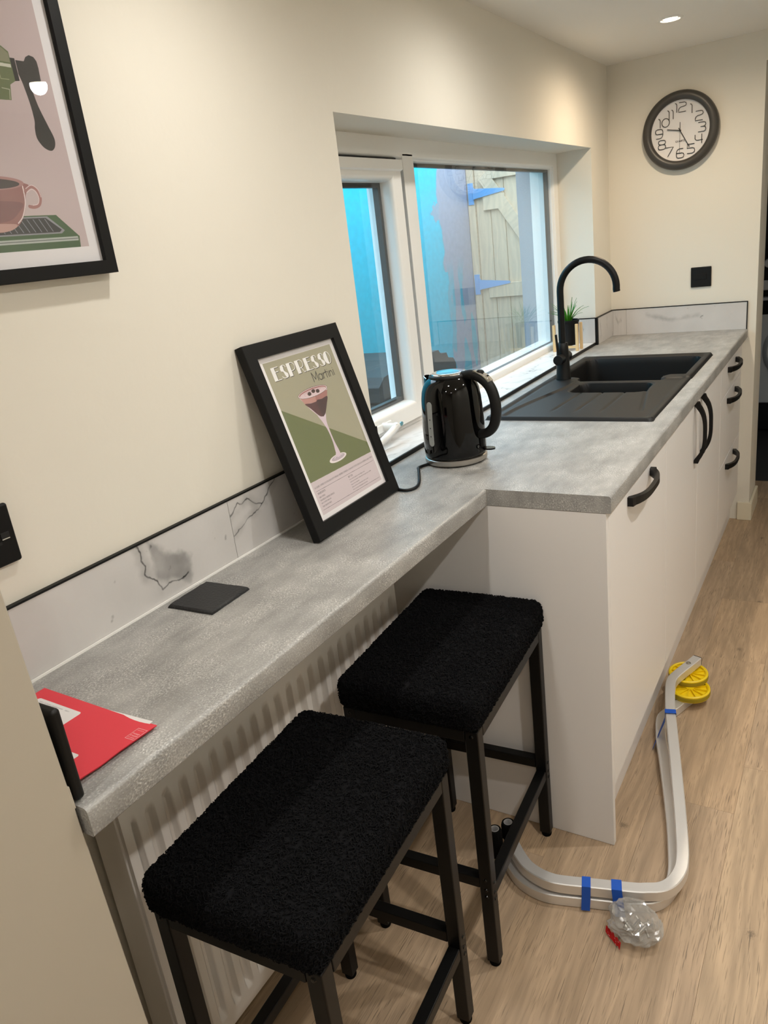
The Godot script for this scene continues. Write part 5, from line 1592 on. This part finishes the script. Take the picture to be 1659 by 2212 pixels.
	# blue masking tape: two straps over the cross run and one round the long leg
	var T := func(cx: float, cz: float, dir: Vector2, wd: float, drop: float, y: float, skew := 0.0) -> G:
		var g := G.new()
		var d := Vector3(dir.x, 0, dir.y).normalized()        # along the tube
		var s := Vector3(-d.z, 0, d.x)                         # across, towards the camera
		if s.z < 0: s = -s
		var c := Vector3(cx, 0, cz) - org
		var path := [c - s * (hw + 0.0008) + Vector3(0, y - 0.02, 0), c - s * (hw + 0.0008) + Vector3(0, y + 0.0008, 0), c + s * (hw + 0.0008) + Vector3(0, y + 0.0008, 0), c + s * (hw + 0.0012 + absf(skew)) + d * skew * 0.4 + Vector3(0, y - 0.028, 0), c + s * (hw + 0.004 + absf(skew) * 2.6) + d * skew + Vector3(0, y - drop, 0)]
		for i in path.size() - 1:
			var a: Vector3 = path[i]; var b: Vector3 = path[i + 1]
			var m: Vector3 = [-s, Vector3.UP, s, s][i]
			for side in [0.0, -0.0004]:
				g.quad(a - d * wd / 2 + m * side, a + d * wd / 2 + m * side, b + d * wd / 2 + m * side, b - d * wd / 2 + m * side, m if side == 0.0 else -m)
		return g
	part("tape_strap", T.call(0.578, 0.1915, Vector2(0.96, -0.28), 0.019, 0.056, 0.062, -0.003), M.tape, o)
	part("tape_strap", T.call(0.640, 0.1735, Vector2(0.96, -0.28), 0.022, 0.055, 0.062, 0.006), M.tape, o)
	var tp := G.new()
	var dd := Vector3(0.029, 0, 0.114).normalized()
	var ss := Vector3(dd.z, 0, -dd.x)
	var c0 := Vector3(0.6285, 0.0925, -0.470) - org
	var rp := [c0 - ss * (hw + 0.001) + Vector3(0, -2 * hw, 0), c0 - ss * (hw + 0.001) + Vector3(0, 0.001, 0), c0 + ss * (hw + 0.001) + Vector3(0, 0.001, 0), c0 + ss * (hw + 0.001) + Vector3(0, -2 * hw, 0)]
	for i in 3:
		var m: Vector3 = [-ss, Vector3.UP, ss][i]
		tp.quad(rp[i] - dd * 0.010, rp[i] + dd * 0.010, rp[i + 1] + dd * 0.010, rp[i + 1] - dd * 0.010, m)
	tp.quad(rp[0] - dd * 0.010, rp[0] + dd * 0.012, rp[0] + Vector3(-0.020, -0.062, 0.075), rp[0] + Vector3(-0.022, -0.064, 0.055), -ss)
	part("tape_strap", tp, M.tape, o)
	# crumpled clear bag of fittings taped to the frame
	var bag := thing("plastic_bag", "crumpled clear plastic bag of fittings taped to the aluminium tubes", "bag", Vector3(0.694, 0.0, 0.232))
	var n1 := noise(101, 22.0, 3); var n2 := noise(102, 46.0, 2)
	var grid: Array = []
	for i in 25:
		var row := PackedVector3Array()
		var th := PI * i / 24.0
		for j in 37:
			var ph := TAU * j / 36.0
			var d := Vector3(sin(th) * cos(ph), cos(th), sin(th) * sin(ph))
			var crease := 1.0 - absf(n1.get_noise_3dv(d * 0.05)) * 1.6
			var r := 0.72 + 0.30 * crease + 0.16 * absf(n2.get_noise_3dv(d * 0.06))
			if j == 36: row.append(row[0]); continue
			var p := Vector3(d.x * 0.056, d.y * 0.030 + 0.031, d.z * 0.046) * Vector3(r, 0.75 + 0.25 * r, r)
			# the neck reaches up to the tape
			var nk := smoothstep(0.2, 0.9, d.dot(Vector3(-0.55, 0.55, -0.63)))
			p += Vector3(-0.004, 0.006, -0.010) * nk
			p.y = maxf(p.y, 0.001)
			row.append(p)
		grid.append(row)
	var bgm := G.new()
	# crinkled foil: every facet keeps its own normal
	for i in 24:
		for j in 36:
			var a: Vector3 = grid[i][j]; var b: Vector3 = grid[i + 1][j]; var c: Vector3 = grid[i + 1][j + 1]; var d: Vector3 = grid[i][j + 1]
			var out := (a + c) * 0.5 - Vector3(0, 0.03, 0)
			for t3 in [[a, b, c], [a, c, d]]:
				var f: Vector3 = ((t3[1] as Vector3) - (t3[0] as Vector3)).cross((t3[2] as Vector3) - (t3[0] as Vector3)).normalized()
				if f.dot(out) < 0: f = -f
				bgm.tri(t3[0], t3[1], t3[2], f, f, f)
	part("film", bgm, M.film, bag)
	var fit := G.new()
	var rng := RandomNumberGenerator.new(); rng.seed = 5
	for i in 9:
		var tr := Transform3D(Basis.from_euler(Vector3(rng.randf() * TAU, rng.randf() * TAU, rng.randf() * TAU)), Vector3(rng.randf_range(-0.022, 0.026), rng.randf_range(0.015, 0.032), rng.randf_range(-0.018, 0.018)))
		fit.lathe([Vector2(0.0001, 0.012), Vector2(0.006, 0.012), Vector2(0.006, 0.008), Vector2(0.003, 0.008), Vector2(0.003, -0.012), Vector2(0.0001, -0.012)], 8, tr)
	part("fittings", fit, M.steel, bag).set_meta("kind", "stuff")
	var lb := G.new()
	var lg: Array = []
	for i in 9:
		var row := PackedVector3Array()
		for j in 4:
			var u := i / 8.0; var v := j / 3.0
			row.append(Vector3(lerpf(-0.058, -0.020, u), 0.006 + 0.012 * (1 - v) + 0.002 * sin(u * 17.0), lerpf(0.014, 0.044, u) + 0.008 * v + 0.002 * sin(u * 23.0 + v * 4.0)))
		lg.append(row)
	lb.sheet(lg, Vector3(-0.5, 0.5, 0.7), true)
	var lt := mat(Color(1, 1, 1), 0.5)
	var li := Image.create(64, 32, false, Image.FORMAT_RGB8); li.fill(Color(0.72, 0.05, 0.07))
	for i in 40: li.fill_rect(Rect2i(rng.randi_range(0, 60), rng.randi_range(0, 30), rng.randi_range(1, 4), 1), Color(0.9, 0.85, 0.85))
	lt.albedo_texture = tex(li); lt.uv1_scale = Vector3(18, 40, 1)
	part("printed_label", lb, lt, bag)

func build_small_things() -> void:
	# slate coaster with chipped edges
	var o := thing("slate_coaster", "square black slate coaster with chipped edges on the breakfast bar", "coaster", Vector3(0.079, TOP, 0.638), 0.03)
	var rng := RandomNumberGenerator.new(); rng.seed = 9
	var n := 13
	var top := PackedVector2Array(); var bot := PackedVector2Array()
	for sd in 4:
		for i in n:
			var t := -1.0 + 2.0 * i / n
			var p: Vector2 = [Vector2(t, -1), Vector2(1, t), Vector2(-t, 1), Vector2(-1, -t)][sd]
			top.append(p * 0.0475 * (1.0 - rng.randf() * 0.035)); bot.append(p * 0.0505 * (1.0 - rng.randf() * 0.02))
	var g := G.new()
	var idx := Geometry2D.triangulate_polygon(top)
	for i in range(0, idx.size(), 3): g.tri(Vector3(top[idx[i]].x, 0.0062, top[idx[i]].y), Vector3(top[idx[i + 1]].x, 0.0062, top[idx[i + 1]].y), Vector3(top[idx[i + 2]].x, 0.0062, top[idx[i + 2]].y), Vector3.UP, Vector3.UP, Vector3.UP)
	for i in top.size():
		var j := (i + 1) % top.size()
		var o2 := Vector3(bot[i].x, 0.01, bot[i].y).normalized()
		var ma := Vector3(lerpf(top[i].x, bot[i].x, 0.6), 0.0044 - 0.0018 * rng.randf(), lerpf(top[i].y, bot[i].y, 0.6))
		var mb := Vector3(lerpf(top[j].x, bot[j].x, 0.6), 0.0034, lerpf(top[j].y, bot[j].y, 0.6))
		g.quad(Vector3(top[i].x, 0.0062, top[i].y), Vector3(top[j].x, 0.0062, top[j].y), mb, ma, (o2 + Vector3(0, 0.5, 0)).normalized())
		g.quad(ma, mb, Vector3(bot[j].x, 0.0004, bot[j].y), Vector3(bot[i].x, 0.0004, bot[i].y), o2)
	part("slab", g, M.slate, o)
	# red window envelope
	var k := 6.0
	var im := Image.create(int(238 * k), int(120 * k), false, Image.FORMAT_RGB8)
	var red := Color(0.86, 0.235, 0.285)
	im.fill(red)
	var paper := Color(0.88, 0.87, 0.87)
	var rr := func(x0: float, y0: float, x1: float, y1: float, r: float) -> Array:
		var l: Array = []
		l.append_array(disc(Vector2(x1 - r, y1 - r), r, r, 8, 0, PI / 2)); l.append_array(disc(Vector2(x0 + r, y1 - r), r, r, 8, PI / 2, PI))
		l.append_array(disc(Vector2(x0 + r, y0 + r), r, r, 8, PI, PI * 1.5)); l.append_array(disc(Vector2(x1 - r, y0 + r), r, r, 8, PI * 1.5, TAU))
		return l
	fill(im, rr.call(18, 58, 112, 100, 4), k, paper)
	var ink := Color(0.13, 0.13, 0.16)
	write(im, "0001 1234567 00/00/0000    0001", "Droid Sans", Vector2(26, 93), 2.0, k, Color(0.4, 0.4, 0.42), 66.0)
	write(im, "The Legal Occupier", "Droid Sans", Vector2(22, 86.0), 4.4, k, ink, 34.0)
	write(im, "11 Tugmount Street", "Droid Sans", Vector2(22, 80.6), 4.2, k, ink, 36.0)
	write(im, "Belfast", "Droid Sans", Vector2(22, 76.0), 3.4, k, ink, 12.0)
	write(im, "BT1", "Droid Sans", Vector2(22, 71.2), 3.3, k, ink, 7.0)
	fill(im, rr.call(140, 19, 192, 36, 3.5), k, paper)
	write(im, "ING", "Droid Sans", Vector2(160, 24.5), 7.0, k, Color(0.76, 0.10, 0.22), 19.0, 0.0, 700)
	# printed postage impression
	var wh := Color(0.90, 0.82, 0.83)
	stroke(im, [Vector2(219, 84), Vector2(236, 84), Vector2(236, 106), Vector2(219, 106), Vector2(219, 84)], 0.5, k, wh)
	for q in [["Delivered by", 101.5, 2.0], ["Postage", 93.5, 3.0], ["Paid", 90.0, 2.4], ["C9 10002", 86.0, 1.9]]: write(im, q[0], "Droid Sans", Vector2(221, q[1]), q[2], k, wh, 12.5)
	var e := thing("envelope", "red window envelope lying flat at the near end of the breakfast bar", "envelope", Vector3(0.166, TOP + 0.0005, 1.010), -0.03)
	var pm := mat(Color(1, 1, 1), 0.65); pm.albedo_texture = tex(im)
	var eg := G.new()
	var wx := 0.1185; var wz := 0.0585
	var grid: Array = []
	var bend := func(x: float, z: float) -> float: return 0.0028 + 0.0035 * pow(maxf(0.0, x / wx), 3) * (1.0 - 0.5 * absf(z) / wz) + 0.003 * smoothstep(0.4, 1.0, z / wz)
	for i in 24:
		for j in 12:
			var x0 := lerpf(-wx, wx, i / 24.0); var x1 := lerpf(-wx, wx, (i + 1) / 24.0); var z0 := lerpf(-wz, wz, j / 12.0); var z1 := lerpf(-wz, wz, (j + 1) / 12.0)
			eg.quaduv(Vector3(x0, bend.call(x0, z0), z0), Vector3(x1, bend.call(x1, z0), z0), Vector3(x1, bend.call(x1, z1), z1), Vector3(x0, bend.call(x0, z1), z1), Vector3.UP, Vector2(i / 24.0, j / 12.0), Vector2((i + 1) / 24.0, j / 12.0), Vector2((i + 1) / 24.0, (j + 1) / 12.0), Vector2(i / 24.0, (j + 1) / 12.0))
	part("front", eg, pm, e)
	var bk := G.new()
	var bgrid: Array = []
	for i in 25:
		var row := PackedVector3Array()
		for j in 13:
			var bx := lerpf(-wx, wx, i / 24.0); var bz := lerpf(-wz, wz, j / 12.0)
			row.append(Vector3(bx, bend.call(bx, bz) - 0.0011, bz))
		bgrid.append(row)
	bk.sheet(bgrid, Vector3.DOWN)
	part("back", bk, mat(red, 0.65), e)
	var fl := G.new()
	fl.quad(Vector3(0.02, 0.0022, -wz - 0.0005), Vector3(wx - 0.012, 0.0045, -wz - 0.004), Vector3(wx - 0.012, 0.0035, -wz + 0.010), Vector3(0.02, 0.0018, -wz + 0.010), Vector3.UP)
	part("flap", fl, M.white_paper, e)
	# black switch plate on the end wall
	var s := thing("switch_plate", "square black switched spur plate on the end wall under the clock", "socket", Vector3(0.4015, 1.147, ENDZ + 0.0005))
	var sg := G.new(); sg.soft_box(Vector3(0.043, 0.043, 0.004), 0.0035, 0.004, null, Transform3D(Basis(), Vector3(0, 0, 0.004))); part("plate", sg, M.soft_black, s)
	var s2 := G.new(); s2.box(Vector3(-0.026, -0.011, 0.0075), Vector3(0.024, 0.014, 0.0098), 0.001); part("fuse_cover", s2, M.soft_black, s)
	# black double socket on the left wall, at the edge of the picture
	var d := thing("double_socket", "black double socket plate on the cream wall at the left edge", "socket", Vector3(0.0005, 1.129, 0.972), PI / 2)
	var dg := G.new(); dg.soft_box(Vector3(0.073, 0.043, 0.0045), 0.004, 0.004, null, Transform3D(Basis(), Vector3(0, 0, 0.0045))); part("plate", dg, M.black, d)
	for cx in [-0.035, 0.035]:
		var q := G.new()
		for h in [[0.0, 0.012, 0.0025, 0.005], [-0.011, -0.010, 0.0035, 0.002], [0.011, -0.010, 0.0035, 0.002]]: q.box(Vector3(cx + h[0] - h[2], h[1] - h[3], 0.0085), Vector3(cx + h[0] + h[2], h[1] + h[3], 0.0094))
		part("pin_hole", q, M.gasket, d)
		var rk := G.new(); rk.box(Vector3(cx * 0.55 - 0.006, 0.022, 0.0085), Vector3(cx * 0.55 + 0.006, 0.036, 0.0115), 0.001); part("rocker", rk, M.soft_black, d)
	var lp := G.new(); lp.box(Vector3(0.050, -0.006, 0.0088), Vector3(0.063, 0.004, 0.0100), 0.0006); part("usb_port", lp, M.gasket, d)
	var us := G.new(); us.box(Vector3(0.0505, -0.0062, 0.0092), Vector3(0.0625, -0.0045, 0.0106), 0.0003); part("usb_lip", us, M.chrome, d)
	build_plant()

func build_plant() -> void:
	var o := thing("potted_plant", "small spiky green plant in a black pot on wooden legs on the window sill", "potted plant", Vector3(-0.070, 0.9178, -1.853))
	var p := G.new()
	p.lathe([Vector2(0.0001, 0.022), Vector2(0.038, 0.022), Vector2(0.041, 0.026), Vector2(0.0435, 0.118), Vector2(0.0462, 0.119), Vector2(0.0465, 0.128), Vector2(0.0430, 0.129), Vector2(0.0415, 0.112)], 40)
	part("pot", p, M.black, o)
	var s := G.new(); s.lathe([Vector2(0.0001, 0.116), Vector2(0.02, 0.117), Vector2(0.042, 0.113)], 24); part("soil", s, M.soil, o)
	for q in [Vector2(-0.050, 0.050), Vector2(0.050, 0.047), Vector2(0.051, -0.010), Vector2(-0.050, -0.045)]:
		var l := G.new()
		var c := Vector3(q.x, 0, q.y)
		l.box(c + Vector3(-0.006, 0, -0.005), c + Vector3(0.006, 0.115, 0.005), 0.001)
		part("leg", l, M.wood_peg, o)
	var b := G.new()
	b.box(Vector3(-0.046, 0.012, 0.040), Vector3(0.046, 0.022, 0.048)); b.box(Vector3(-0.004, 0.012, -0.045), Vector3(0.004, 0.022, 0.045))
	part("cross_stand", b, M.wood_peg, o)
	var rng := RandomNumberGenerator.new(); rng.seed = 23
	for i in 34:
		var a := rng.randf() * TAU
		var tilt := rng.randf_range(0.12, 1.15)
		var ln := rng.randf_range(0.075, 0.115)
		var d := Vector3(cos(a), 0, sin(a))
		var base := d * 0.008 + Vector3(0, 0.115, 0)
		var row_l := PackedVector3Array(); var row_r := PackedVector3Array(); var row_m := PackedVector3Array()
		var side := d.cross(Vector3.UP)
		var pos := base
		var ang := tilt * 0.35
		for j in 7:
			var t := j / 6.0
			var w := 0.0042 * (1.0 - pow(t, 1.6)) + 0.0003
			row_l.append(pos - side * w); row_r.append(pos + side * w); row_m.append(pos - (d * cos(ang) - Vector3.UP * sin(ang)) * -0.0012)
			ang += tilt * 0.16
			pos += (d * sin(ang) + Vector3.UP * cos(ang)) * ln / 6.0
		var g := G.new()
		g.sheet([row_l, row_m, row_r], (Vector3.UP + d * 0.1).normalized())
		part("leaf", g, M.leaf, o)
